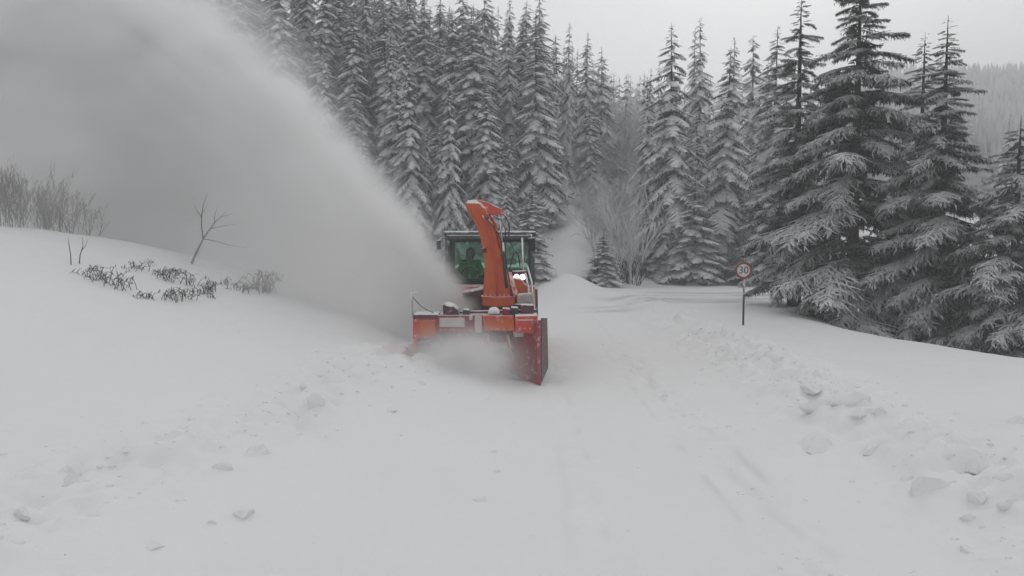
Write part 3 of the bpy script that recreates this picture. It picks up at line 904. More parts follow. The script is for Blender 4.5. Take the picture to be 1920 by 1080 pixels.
# ------------------------------------------------------------------ the snow blower truck
M['orange'] = paint('orange_paint', (0.43, 0.072, 0.014), .42, snow=.25)
M['red'] = paint('red_paint', (0.46, 0.046, 0.032), .45, snow=.4)
M['crimson'] = paint('crimson_paint', (0.21, 0.022, 0.045), .5, snow=.3)
M['wing'] = paint('wing_paint', (0.25, 0.050, 0.062), .6, snow=.55, var=.5, scale=3)
M['fin'] = paint('worn_fin_paint', (0.10, 0.050, 0.048), .6, snow=.4, var=.5, scale=3)
M['dark'] = paint('dark_steel', (0.035, 0.034, 0.036), .55, snow=.35)
M['cab'] = paint('dark_green_grey_paint', (0.045, 0.060, 0.062), .45, snow=.45)
M['steel'] = paint('bare_steel', (0.42, 0.41, 0.41), .4, .6, snow=.4)
M['plum'] = paint('plum_dark_paint', (0.075, 0.022, 0.035), .5, snow=.35)
M['rubber'] = paint('rubber', (0.02, 0.02, 0.02), .8, snow=.3)
M['cream'] = paint('cream_plate', (0.42, 0.39, 0.36), .6, snow=.2)
M['inner'] = paint('cab_interior', (0.03, 0.032, 0.03), .8, snow=0)
M['jacket'] = paint('green_jacket', (0.05, 0.30, 0.065), .85, snow=0, scale=12)
M['hood_cloth'] = paint('black_green_hood', (0.012, 0.022, 0.015), .9, snow=0)
M['skin'] = paint('skin', (0.42, 0.24, 0.17), .6, snow=0)

def glass_mat(name, tint):
    m = bpy.data.materials.new(name); m.use_nodes = True
    n, l = m.node_tree.nodes, m.node_tree.links
    n.remove(n['Principled BSDF'])
    tr = n.new('ShaderNodeBsdfTransparent'); tr.inputs[0].default_value = (*tint, 1)
    gl = n.new('ShaderNodeBsdfGlossy'); gl.inputs['Roughness'].default_value = .05
    fr = n.new('ShaderNodeFresnel'); fr.inputs[0].default_value = 1.3
    mx = n.new('ShaderNodeMixShader')
    l.new(fr.outputs[0], mx.inputs[0]); l.new(tr.outputs[0], mx.inputs[1]); l.new(gl.outputs[0], mx.inputs[2])
    l.new(mx.outputs[0], n['Material Output'].inputs['Surface'])
    return m
M['glass'] = glass_mat('tinted_glass', (.74, .86, .81))
m, n_, l_, b_ = new_mat('lamp_glow')
b_.inputs['Base Color'].default_value = (.8, .8, .8, 1)
b_.inputs['Emission Color'].default_value = (1, .90, .84, 1); b_.inputs['Emission Strength'].default_value = 2.2
M['lamp'] = m

ROOT = Vector((-0.68, 15.9, 0.0))
def L(px, py, Y): return P(px, py, Y) - ROOT

def part(name, bm, mat, parent, bevel=0.012, smooth=False):
    bmesh.ops.recalc_face_normals(bm, faces=bm.faces)
    me = bpy.data.meshes.new(name); bm.to_mesh(me); bm.free()
    me.materials.append(mat)
    o = link(name, me, parent)
    if bevel:
        md = o.modifiers.new('edge', 'BEVEL'); md.width = bevel; md.segments = 2; md.limit_method = 'ANGLE'
    if smooth:
        for p in me.polygons: p.use_smooth = True
    return o

def prism_px(pts, Y, dY, bm=None, slant=0.0):
    """Outline in photo pixels at distance Y, given a real depth dY."""
    bm = bm or bmesh.new()
    a = [bm.verts.new(L(x, y, Y)) for x, y in pts]
    b = [bm.verts.new(v.co + Vector((slant, dY, 0))) for v in a]
    bm.faces.new(a); bm.faces.new(b[::-1])
    k = len(a)
    for i in range(k): bm.faces.new((a[i], b[i], b[(i + 1) % k], a[(i + 1) % k]))
    return bm

def box(c, s, bm=None, rot=None):
    bm = bm or bmesh.new()
    mt = Matrix.Translation(c) @ (rot.to_4x4() if rot else Matrix()) @ Matrix.Diagonal((*s, 1))
    bmesh.ops.create_cube(bm, size=1, matrix=mt)
    return bm

def cyl(c, r, h, ax='Z', seg=24, r2=None, bm=None):
    bm = bm or bmesh.new()
    rot = {'Z': Matrix(), 'X': Matrix.Rotation(PI / 2, 4, 'Y'), 'Y': Matrix.Rotation(PI / 2, 4, 'X')}[ax]
    bmesh.ops.create_cone(bm, cap_ends=True, segments=seg, radius1=r, radius2=r if r2 is None else r2, depth=h, matrix=Matrix.Translation(c) @ rot)
    return bm

def pipe(name, pts, r, mat, parent, sides=8):
    tb = TB(); tube(tb, pts, r, sides)
    return link(name, tb.mesh(name, mat, True), parent)

truck = empty('snow_blower_truck', ROOT, 'orange snow blower truck coming head-on with a tall leaning chute, throwing snow to the left', 'snow blower')

# blower head
part('head_beam', box((-0.0, -.05, 1.175), (2.34, .42, .34)), M['red'], truck, .02)
o = part('end_housing', prism_px([(774, 594), (820, 592), (820, 627), (812, 634), (774, 636)], 15.36, .55), M['red'], truck)
part('end_cap', prism_px([(775, 590), (821, 590), (821, 597), (775, 598)], 15.33, .6), M['plum'], o, .006)
part('face_plate', prism_px([(785, 602), (816, 601), (817, 627), (786, 630)], 15.33, .04), M['orange'], o, .006)
pn = part('marking_panel', prism_px([(820, 591), (888, 591), (888, 624), (820, 624)], 15.29, .06), M['crimson'], truck, .006)
part('plate', prism_px([(824, 596), (871, 596), (871, 613), (824, 613)], 15.275, .02), M['cream'], pn, .004)
part('right_stripe', prism_px([(880, 592), (886, 592), (886, 600), (880, 600)], 15.275, .02), M['cream'], pn, .003)
part('joint_plate', prism_px([(890, 592), (903, 592), (903, 624), (890, 624)], 15.31, .05), M['cream'], truck, .006)
fp = part('front_panel', prism_px([(905, 592), (963, 592), (965, 621), (908, 621)], 15.30, .05), M['orange'], truck, .01)
part('rib', prism_px([(905, 592), (963, 592), (963, 597), (905, 597)], 15.285, .03), M['red'], fp, .004)
rp = part('corner_housing', prism_px([(966, 592), (1008, 591), (1009, 627), (966, 624)], 15.26, .6), M['red'], truck, .015)
part('trim_strip', prism_px([(970, 599), (1000, 599), (1000, 601.5), (970, 601.5)], 15.25, .02), M['cream'], rp, .002)
for k in range(4):
    part('bolt', cyl(L(974 + 10 * k, 616, 15.25), .014, .03, 'Y', 8), M['steel'], rp, 0)
# side plates, back plate, auger
part('left_side_plate', prism_px([(775, 630), (781, 630), (780, 662), (776, 664)], 15.30, .95), M['red'], truck, .006)
part('skid_shoe', prism_px([(782, 642), (806, 640), (803, 660), (783, 664)], 15.34, .5), M['rubber'], truck)
part('back_plate', box((0, .34, .70), (2.3, .04, .75)), M['plum'], truck)
ad = part('auger_drum', cyl((0, .0, .58), .17, 2.2, 'X', 20), M['dark'], truck, 0, True)
tb = TB()
for sgn in (-1, 1):
    v, f = [], []
    for k in range(49):
        u = k / 48; a = sgn * u * 2 * PI * 2.5
        for r in (.16, .40):
            v.append((sgn * (.08 + 1.0 * u), r * math.cos(a), .58 + r * math.sin(a)))
    for k in range(48): f += [(2 * k, 2 * k + 1, 2 * k + 3), (2 * k, 2 * k + 3, 2 * k + 2)]
    me = mesh_np('helix_blade', v, f, M['red'], True)
    hb = link('helix_blade', me, ad); md = hb.modifiers.new('thick', 'SOLIDIFY'); md.thickness = .02
# right cutting wing and its outer fin
bm = bmesh.new()
q = [L(1012, 600, 15.12), L(1012, 727, 15.12), L(936, 688, 16.1), L(936, 612, 16.1)]
a = [bm.verts.new(v) for v in q]; b = [bm.verts.new(v + Vector((.03, .04, 0))) for v in q]
bm.faces.new(a); bm.faces.new(b[::-1])
for i in range(4): bm.faces.new((a[i], b[i], b[(i + 1) % 4], a[(i + 1) % 4]))
wg = part('cutting_wing', bm, M['wing'], truck, .006)
part('edge_strip', prism_px([(1007, 600), (1012, 600), (1013, 728), (1008, 726)], 15.10, .03), M['wing'], wg, .004)
bm = bmesh.new()
q = [L(1014, 596, 15.15), L(1014, 716, 15.15), L(1026, 690, 16.3), L(1024, 596, 16.3)]
a = [bm.verts.new(v) for v in q]; b = [bm.verts.new(v + Vector((.025, 0, 0))) for v in q]
bm.faces.new(a); bm.faces.new(b[::-1])
for i in range(4): bm.faces.new((a[i], b[i], b[(i + 1) % 4], a[(i + 1) % 4]))
part('outer_fin', bm, M['fin'], wg, .005)
part('stay', prism_px([(962, 622), (1004, 624), (1004, 632), (964, 632)], 15.5, .1), M['steel'], wg, .006)
# things on top of the beam
mc = part('motor_cover', prism_px([(831, 591), (830, 572), (836, 569), (842, 573), (850, 573), (858, 580), (862, 591)], 15.5, .45), M['plum'], truck, .02)
part('snow_cap', prism_px([(834, 573), (838, 569), (850, 573), (846, 576)], 15.49, .42), M['clod'], mc, .01)
part('rear_rail', prism_px([(855, 584), (1006, 580), (1006, 591), (855, 592)], 15.75, .12), M['plum'], truck)
part('snow_lump', prism_px([(914, 590), (917, 579), (930, 577), (936, 582), (938, 590)], 15.52, .3), M['clod'], truck, .05)
for (x0, x1, yt, mm) in ((868, 880, 580, 'dark'), (942, 956, 578, 'crimson'), (958, 972, 576, 'dark'), (976, 1001, 571, 'plum')):
    part('valve_block', prism_px([(x0, 592), (x0, yt), (x1, yt + 1), (x1, 592)], 15.55, .25), M[mm], truck, .015)
# chute
def loft(name, secs, mat, parent, bevel=.015):
    bm = bmesh.new(); rings = []
    for (y, xl, xr, Y, d) in secs:
        c = .18 * (xr - xl)
        row = [L(xl, y, Y + d * .25), L(xl + c, y, Y), L(xr - c, y, Y), L(xr, y, Y + d * .25)]
        back = [Vector((v.x, row[1].y + d + (0 if 0 < i < 3 else -d * .25), v.z)) for i, v in enumerate(row)][::-1]
        rings.append([bm.verts.new(v) for v in row + back])
    for r0, r1 in zip(rings, rings[1:]):
        for i in range(8): bm.faces.new((r0[i], r0[(i + 1) % 8], r1[(i + 1) % 8], r1[i]))
    bm.faces.new(rings[0]); bm.faces.new(rings[-1][::-1])
    return part(name, bm, mat, parent, bevel)
tc = L(935, 564, 16.4)
tr = part('turret_ring', cyl(tc, .34, .17, 'Z', 32), M['orange'], truck, .01)
part('ring_flange', cyl(tc + Vector((0, 0, .095)), .365, .03, 'Z', 32), M['red'], tr, .005)
part('ring_base', cyl(tc - Vector((0, 0, .14)), .28, .12, 'Z', 32, .33), M['plum'], tr, .005)
part('cone', cyl(tc + Vector((0.06, .12, .35)), .36, .46, 'Z', 24, .20), M['orange'], tr, .01)
ch = loft('chute', [(558, 906, 963, 16.12, .55), (530, 907, 958, 16.10, .50), (500, 909, 951, 16.08, .44), (470, 906, 943, 16.05, .40), (440, 899, 935, 16.0, .38),
                    (418, 890, 928, 15.95, .38), (402, 881, 920, 15.9, .40), (390, 874, 913, 15.85, .42), (381, 873, 904, 15.85, .40), (375, 879, 895, 15.9, .30)], M['orange'], truck)
part('hood_flap', prism_px([(891, 373), (914, 379), (942, 392), (941, 402), (917, 402), (905, 390)], 15.93, .38), M['red'], ch, .012)
part('hinge', cyl(L(913, 409, 15.92), .035, .2, 'Y', 12), M['dark'], ch, .004)
pipe('side_flange', [L(x + 1, y, Y - .01) for (y, x, Y) in ((556, 930, 16.1), (520, 931, 16.07), (485, 927, 16.05), (450, 920, 15.99), (420, 911, 15.93), (404, 903, 15.88))], .018, M['red'], ch)
pipe('edge_flange', [L(x, y, Y) for (y, x, Y) in ((556, 955, 16.15), (520, 950, 16.13), (485, 944, 16.1), (450, 937, 16.05), (420, 929, 16.0), (404, 921, 15.95))], .022, M['red'], ch)
part('brace', prism_px([(931, 446), (940, 449), (963, 556), (949, 556)], 16.18, .22), M['plum'], ch, .012)
for k in range(6):
    part('bolt', cyl(L(911 + 8.6 * k, 553.5, 16.05), .013, .03, 'Y', 8), M['steel'], tr, 0)
for k in range(7):
    part('bolt', cyl(L(826 + 9 * k, 619, 15.28), .011, .02, 'Y', 8), M['steel'], pn, 0)
for k in range(5):
    part('bolt', cyl(L(911 + 11.5 * k, 617, 15.29), .011, .02, 'Y', 8), M['steel'], fp, 0)
part('clamp', prism_px([(902, 466), (910, 464), (910, 474), (902, 473)], 16.03, .3), M['plum'], ch, .008)
cy = pipe('hydraulic_cylinder', [L(950, 540, 16.02), L(944, 480, 16.0), L(942, 455, 15.98)], .032, M['dark'], ch)
pipe('piston_rod', [L(942, 455, 15.98), L(936, 405, 15.95)], .014, M['steel'], cy)
pipe('hose', [L(914, 408, 15.9), L(926, 425, 15.9), L(934, 438, 15.92), L(940, 452, 15.95), L(942, 480, 16.0)], .014, M['rubber'], ch)
pipe('hose', [L(938, 396, 15.98), L(950, 408, 16), L(955, 425, 16), L(954, 448, 16.05), L(962, 466, 16.1), L(972, 478, 16.2), L(975, 500, 16.3)], .013, M['rubber'], ch)
pipe('hose', [L(925, 404, 15.9), L(940, 412, 15.95), L(948, 430, 16), L(947, 470, 16.1), L(952, 520, 16.2)], .012, M['dark'], ch)
# blocks right of the chute, between head and cab
part('pump_cover', prism_px([(950, 520), (976, 522), (996, 545), (1002, 590), (948, 590)], 16.55, .6), M['orange'], truck, .03)
part('oil_tank', prism_px([(968, 552), (999, 549), (1000, 568), (969, 570)], 16.35, .3), M['cream'], truck, .03)
part('pump_block', prism_px([(964, 570), (1000, 569), (1002, 590), (962, 590)], 16.3, .3), M['plum'], truck, .02)
part('left_pump_cover', prism_px([(866, 548), (905, 540), (910, 588), (880, 586)], 16.6, .5), M['plum'], truck, .03)
# chassis, cab
part('chassis', box((.15, 3.2, .82), (.9, 5.4, .22)), M['dark'], truck, .02)
CX0, CX1, CYF, CYB = L(834, 440, 17.6).x, L(1003, 440, 17.6).x, 1.75, 3.25
CXM, CW = (CX0 + CX1) / 2, CX1 - CX0
ZB, ZW, ZT = 1.0, 1.78, 2.93
cabn = part('cab', box((CXM, (CYF + CYB) / 2, (ZB + ZW) / 2), (CW, CYB - CYF, ZW - ZB)), M['orange'], truck, .05)
part('bonnet', box((CXM + .05, CYF - .42, 1.28), (CW * .72, .8, .62)), M['orange'], truck, .06)
rf = part('roof', box((CXM, (CYF + CYB) / 2, ZT - .02), (CW + .06, CYB - CYF + .10, .10)), M['cab'], cabn, .03)
part('roof_visor', box((CXM, CYF - .07, ZT - .10), (CW - .1, .06, .09)), M['cab'], rf, .015)
for sx in (-1, 1):
    part('front_pillar', box((CXM + sx * (CW / 2 - .05), CYF + .05, (ZW + ZT - .07) / 2), (.10, .10, ZT - .07 - ZW)), M['cab'], cabn, .015)
    part('rear_pillar', box((CXM + sx * (CW / 2 - .06), CYB - .06, (ZW + ZT - .07) / 2), (.11, .11, ZT - .07 - ZW)), M['cab'], cabn, .015)
    d = part('door_window', box((CXM + sx * (CW / 2 - .03), (CYF + CYB) / 2, (ZW + ZT - .09) / 2), (.012, CYB - CYF - .24, ZT - .12 - ZW)), M['glass'], cabn, 0)
part('windscreen_divider', box((CXM + .12, CYF + .03, (ZW + ZT - .1) / 2), (.05, .05, ZT - .1 - ZW)), M['cab'], cabn, .008)
ws = part('windscreen', box((CXM, CYF + .065, (ZW + ZT - .09) / 2), (CW - .22, .012, ZT - .12 - ZW)), M['glass'], cabn, 0)
part('inner_frame', box((CX0 + .17, CYF + .12, (ZW + ZT - .09) / 2), (.07, .06, ZT - .12 - ZW)), M['cab'], ws, .01)
part('wiper', box((CXM + .45, CYF + .045, 2.2), (.02, .015, .62), rot=Matrix.Rotation(.25, 3, 'Y')), M['rubber'], ws, 0)
bm = box((CXM, CYB - .04, ZW + .10), (CW - .24, .05, .24)); box((CXM, CYB - .04, ZT - .16), (CW - .24, .05, .16), bm)
part('rear_wall', bm, M['inner'], cabn, .005)
part('rear_window', box((CXM, CYB - .04, (ZW + ZT) / 2), (CW - .24, .012, ZT - ZW - .46)), M['glass'], cabn, 0)
part('dashboard', box((CXM, CYF + .28, ZW + .04), (CW - .24, .32, .14)), M['inner'], cabn, .04)
SX = L(881, 480, 18.3).x
st = part('seat', box((SX, CYF + .98, 1.66), (.5, .5, .16)), M['inner'], cabn, .04)
part('backrest', box((SX, CYF + 1.22, 1.98), (.48, .12, .62)), M['inner'], st, .04)
sw = pipe('steering_wheel', [Vector((SX + .20 * math.cos(t), CYF + .50 + .1 * math.sin(t), 1.99 + .17 * math.sin(t))) for t in np.linspace(0, 2 * PI, 21)], .016, M['rubber'], cabn)
pipe('column', [Vector((SX, CYF + .50, 1.99)), Vector((SX, CYF + .36, 1.80))], .022, M['rubber'], sw)
part('document_tray', prism_px([(945, 484), (968, 485), (968, 496), (945, 496)], 17.85, .2), M['cream'], cabn, .01)
mr = part('mirror', prism_px([(990, 446), (1003, 445), (1004, 470), (991, 471)], 17.35, .09), M['rubber'], truck, .02)
pipe('arm', [L(997, 452, 17.4), L(996, 440, 17.5), L(986, 440, 17.62)], .014, M['dark'], mr)
mr = part('mirror', prism_px([(818, 450), (826, 450), (826, 468), (819, 468)], 17.35, .08), M['rubber'], truck, .015)
pipe('arm', [L(823, 452, 17.4), L(828, 446, 17.5), L(838, 446, 17.62)], .012, M['dark'], mr)
# lamps
lb = part('lamp_bracket', prism_px([(960, 508), (988, 507), (988, 531), (961, 531)], 16.72, .14), M['plum'], truck, .02)
for x in (968.5, 980):
    hl = part('headlight', cyl(L(x, 519.5, 16.70), .068, .08, 'Y', 20), M['dark'], truck, .008)
    part('lens', cyl(L(x, 519.5, 16.648), .060, .02, 'Y', 20), M['lamp'], hl, .006)
# rails on the right
pipe('handrail', [L(979, 446, 17.2), L(980, 480, 17.1), L(981, 512, 16.9)], .022, M['steel'], truck)
pipe('handrail', [L(985, 512, 16.6), L(990, 535, 16.5), L(996, 590, 16.2)], .024, M['steel'], truck)
pipe('handrail', [L(989, 500, 16.7), L(997, 530, 16.5), L(1002, 592, 16.1)], .020, M['steel'], truck)
part('right_post', prism_px([(1003, 542), (1008, 542), (1009, 592), (1004, 592)], 16.0, .06), M['plum'], truck, .006)
# edge marker on the left
mk = pipe('marker_rod', [L(774, 596, 15.4), L(773, 570, 15.4), L(773, 549, 15.4), L(781, 549.5, 15.4)], .017, M['steel'], truck)
pipe('chain', [L(774, 556, 15.4), L(781, 565, 15.45), L(790, 574, 15.5), L(801, 581, 15.5), L(813, 586, 15.5)], .011, M['dark'], mk)
# wheels and the body behind the cab
for sx in (-1, 1):
    for wy in (1.75, 4.9):
        c = Vector((.15 + sx * .84, wy, .58))
        w = part('wheel', cyl(c, .58, .36, 'X', 32), M['rubber'], truck, .05)
        part('rim', cyl(c + Vector((sx * .16, 0, 0)), .30, .07, 'X', 24), M['orange'], w, .01)
        for k in range(18):
            a = k * PI / 9
            part('tread_block', box(c + Vector((0, .58 * math.cos(a), .58 * math.sin(a))), (.34, .08, .06), rot=Matrix.Rotation(a - PI / 2, 3, 'X')), M['rubber'], w, 0)
    part('mudguard', box((.15 + sx * .84, 1.8, 1.23), (.42, 1.3, .06)), M['dark'], truck, .02)
bd = part('rear_body', box((.17, 4.75, 1.5), (1.95, 2.7, 1.0)), M['orange'], truck, .03)
part('snow_layer', box((.17, 4.75, 2.04), (1.85, 2.6, .09)), M['clod'], bd, .04)
part('tail_board', box((.17, 6.13, 1.5), (1.9, .05, .9)), M['red'], bd, .01)

# the driver
def person_driver():
    org = ROOT + Vector((SX, CYF + 1.0, 1.74))
    t = empty('person', org, 'driver in a green jacket with a dark hood, sitting at the wheel behind the windscreen', 'person')
    V = [(0, 0, .04), (0, .02, .22), (0, .0, .42), (0, -.01, .53), (0, -.04, .60),              # pelvis..neck..skull base
         (-.19, -.01, .47), (-.27, -.16, .25), (-.20, -.38, .26), (.19, -.01, .47), (.27, -.16, .25), (.20, -.38, .26),
         (-.11, -.10, .03), (-.15, -.44, .06), (-.16, -.52, -.34), (.11, -.10, .03), (.15, -.44, .06), (.16, -.52, -.34), (-.16, -.64, -.40), (.16, -.64, -.40), (-.19, -.44, .27), (.19, -.44, .27)]
    E_ = [(0, 1), (1, 2), (2, 3), (3, 4), (2, 5), (5, 6), (6, 7), (2, 8), (8, 9), (9, 10), (0, 11), (11, 12), (12, 13), (0, 14), (14, 15), (15, 16), (13, 17), (16, 18), (7, 19), (10, 20)]
    rad = [.16, .155, .15, .065, .06, .085, .062, .045, .085, .062, .045, .10, .075, .055, .10, .075, .055, .05, .05, .035, .035]
    me = bpy.data.meshes.new('body'); me.from_pydata(V, E_, []); me.materials.append(M['jacket'])
    o = link('body', me, t)
    sk = o.modifiers.new('skin', 'SKIN')
    for k, r in enumerate(rad): me.skin_vertices[0].data[k].radius = (r, r)
    me.skin_vertices[0].data[0].use_root = True
    sb = o.modifiers.new('sub', 'SUBSURF'); sb.levels = sb.render_levels = 2
    # head with face
    bm = bmesh.new(); bmesh.ops.create_icosphere(bm, subdivisions=3, radius=1)
    for v in bm.verts:
        x, y, z = v.co
        f = 1 - .22 * max(0, -z) ** 1.5
        v.co = Vector((x * .078 * f, y * .098 * (f if y < 0 else 1), z * .118))
        if y < -.6 and abs(x) < .22 and -.35 < z < .15: v.co.y -= .022 * (1 - abs(x) / .22) * (1 - abs(z + .1) / .3)   # nose
        if y < -.6 and .1 < z < .32 and .2 < abs(x) < .55: v.co.y += .010                                             # eye sockets
        if y < -.6 and -.62 < z < -.5 and abs(x) < .3: v.co.y += .006                                                 # mouth line
    bmesh.ops.translate(bm, vec=(0, -.05, .70), verts=bm.verts)
    hd = part('head', bm, M['skin'], t, 0, True)
    for sx in (-1, 1):
        e = part('eye', cyl((sx * .032, -.137, .722), .010, .01, 'Y', 8), M['rubber'], hd, 0)
        part('ear', box((sx * .08, -.04, .70), (.018, .03, .05)), M['skin'], hd, .008)
    bm = bmesh.new(); bmesh.ops.create_icosphere(bm, subdivisions=3, radius=1)
    bmesh.ops.delete(bm, geom=[v for v in bm.verts if v.co.y < -.42 and v.co.z < .5], context='VERTS')
    for v in bm.verts: v.co = Vector((v.co.x * .104, v.co.y * .125 - .04, v.co.z * .145 + .70))
    hk = part('hood', bm, M['hood_cloth'], t, 0, True)
    md = hk.modifiers.new('thick', 'SOLIDIFY'); md.thickness = .015
    # gloved hands closed on the wheel rim
    for sx in (-1, 1):
        b0 = Vector((sx * .195, -.455, .275))
        hn = part('glove', box(b0, (.055, .07, .085)), M['hood_cloth'], t, .02)
        for k in range(4):
            z0 = .03 - .02 * k
            pipe('finger', [b0 + Vector((0, -.03, z0)), b0 + Vector((0, -.062, z0)), b0 + Vector((-sx * .02, -.075, z0)), b0 + Vector((-sx * .036, -.055, z0 - .004))], [.0105, .010, .009, .007], M['hood_cloth'], hn, 6)
        pipe('thumb', [b0 + Vector((-sx * .015, .0, .03)), b0 + Vector((-sx * .035, -.02, .045)), b0 + Vector((-sx * .045, -.045, .04))], [.012, .011, .008], M['hood_cloth'], hn, 6)
    return t
person_driver()

# ------------------------------------------------------------------ road sign
M['sign_white'] = paint('sign_white', (.50, .50, .50), .5, snow=.2)
M['sign_red'] = paint('sign_red', (.16, .026, .030), .5, snow=.2)
M['sign_black'] = paint('sign_black', (.02, .02, .02), .5, snow=0)
base = on_ground(1394, 610, 18, 34)
YS = base.y
sg = empty('road_sign', base, 'round speed limit sign with a red rim on a thin pole in open snow', 'road sign')
c = P(1394, 507, YS) - base
pipe('pole', [(0, 0.03, -.4), (0, 0.03, c.z + .15)], .030, M['dark'], sg, 10)
d = part('disc', cyl(c, .245, .012, 'Y', 40), M['sign_white'], sg, 0)
bm = bmesh.new()
vs = [[bm.verts.new(c + Vector((r * math.cos(k * PI / 20), y, r * math.sin(k * PI / 20)))) for k in range(40)] for r, y in ((.255, .004), (.255, -.016), (.185, -.014), (.185, .0))]
for a, b in zip(vs, vs[1:]):
    for k in range(40): bm.faces.new((a[k], a[(k + 1) % 40], b[(k + 1) % 40], b[k]))
part('rim', bm, M['sign_red'], d, 0)
fc = bpy.data.curves.new('numerals', 'FONT'); fc.body = '30'; fc.size = .30; fc.align_x = 'CENTER'; fc.align_y = 'CENTER'; fc.extrude = .003
fo = bpy.data.objects.new('numerals', fc); COL.objects.link(fo)
bpy.context.view_layer.update()
nm = bpy.data.meshes.new_from_object(fo.evaluated_get(bpy.context.evaluated_depsgraph_get()))
bpy.data.objects.remove(fo)
nm.materials.clear(); nm.materials.append(M['sign_black'])
nm.name = 'numerals'
no = link('numerals', nm, d, c + Vector((0, -.0125, 0))); no.rotation_euler = (PI / 2, 0, 0)

# ------------------------------------------------------------------ snow clods
def clod_mesh(seed, boxy):
    rr = random.Random(seed)
    bm = bmesh.new(); bmesh.ops.create_icosphere(bm, subdivisions=3, radius=1)
    planes = [(Vector((rr.gauss(0, 1), rr.gauss(0, 1), rr.gauss(.2, .7))).normalized(), rr.uniform(.42, .8)) for _ in range(11)]
    for v in bm.verts:
        p = v.co.copy()
        for n, d in planes:
            e = p.dot(n) - d
            if e > 0: p -= n * e * boxy
        k = p * 2.6
        p *= 1 + .10 * math.sin(k.x * 2.1 + seed) * math.cos(k.y * 2.7 + k.z) + .04 * math.sin(k.x * 7 + k.z * 6 + seed)
        v.co = p
    me = bpy.data.meshes.new('snow_clod'); bm.to_mesh(me); bm.free()
    for p in me.polygons: p.use_smooth = True
    me.set_sharp_from_angle(angle=R(38))
    me.materials.append(M['clod'])
    return me
CL = [clod_mesh(k, 1.0) for k in range(9)]
RC = random.Random(21)
for k, (px, py, w, h, lab) in enumerate(clods):
    p = on_ground(px, py, 5, 40)
    s = p.y / F
    o = link('snow_clod', CL[k % 9], None, (p.x, p.y, gz(p.x, p.y) + h * s * .02))
    o.scale = (w * s * .60, w * s * .50, h * s * .70); o.rotation_euler = (RC.uniform(-.2, .2), RC.uniform(-.2, .2), RC.uniform(-.6, .6))
    tag(o, lab, 'snow lump', 'snow lumps thrown beside the road')

tb = TB()
rr = np.random.RandomState(11)
ico = bmesh.new(); bmesh.ops.create_icosphere(ico, subdivisions=1, radius=1)
iv = np.array([v.co[:] for v in ico.verts]); fi = np.array([[v.index for v in f.verts] for f in ico.faces]); ico.free()
n = 2600
kind = rr.rand(n)
yy = rr.uniform(5.5, 22, n)
xr = np.where(kind < .45, 5.3 + rr.normal(0, .75, n), np.where(kind < .78, np.interp(yy, [5, 8.5, 10, 16, 18], [-4.6, -4.2, -3.2, -2.1, -1.9]) + rr.normal(0, .6, n), np.where(kind < .93, 2.8 + rr.normal(0, .22, n), rr.uniform(-4, 7, n))))
sz = rr.gamma(1.3, .010, n) + .005
sz = np.where(kind > .78, sz * .55, sz)
zz = ground(xr, yy)
for k in range(n):
    if sz[k] > .12: continue
    m = iv * (1 + rr.uniform(-.3, .3, (len(iv), 1))) * np.array([sz[k] * rr.uniform(.8, 1.6), sz[k], sz[k] * rr.uniform(.5, .9)])
    tb.add(m + np.array([xr[k], yy[k], zz[k] - sz[k] * .2]), fi)
tag(link('snow_crumbs', tb.mesh('snow_crumbs', M['clod'])), 'small snow crumbs scattered along the road verges and the tracks', 'snow crumbs', kind='stuff')

# ------------------------------------------------------------------ blown snow (volumes)
class X:
    """Small expression builder for node math."""
    nt = None
    def __init__(s, sock): s.s = sock
    @staticmethod
    def op(kind, *args, clamp=False):
        n = X.nt.nodes.new('ShaderNodeMath'); n.operation = kind; n.use_clamp = clamp
        for i, a in enumerate(args):
            if isinstance(a, X): X.nt.links.new(a.s, n.inputs[i])
            else: n.inputs[i].default_value = float(a)
        return X(n.outputs[0])
    def __add__(s, o): return X.op('ADD', s, o)
    __radd__ = __add__
    def __mul__(s, o): return X.op('MULTIPLY', s, o)
    __rmul__ = __mul__
    def __sub__(s, o): return X.op('SUBTRACT', s, o)
    def __rsub__(s, o): return X.op('SUBTRACT', o, s)
    def __truediv__(s, o): return X.op('DIVIDE', s, o)
    def __neg__(s): return X.op('MULTIPLY', s, -1)
def xexp(a): return X.op('EXPONENT', a)
def xmax(a, b): return X.op('MAXIMUM', a, b)
def xmin(a, b): return X.op('MINIMUM', a, b)
def xstep(lo, hi, v):
    t = X.op('DIVIDE', v - lo, hi - lo if not isinstance(hi, X) and not isinstance(lo, X) else (hi - lo), clamp=True)
    return t * t * (3 - 2 * t)
def xpoly(c, v):
    r = X.op('ADD', c[0], 0.0)
    for k in c[1:]: r = r * v + k
    return r

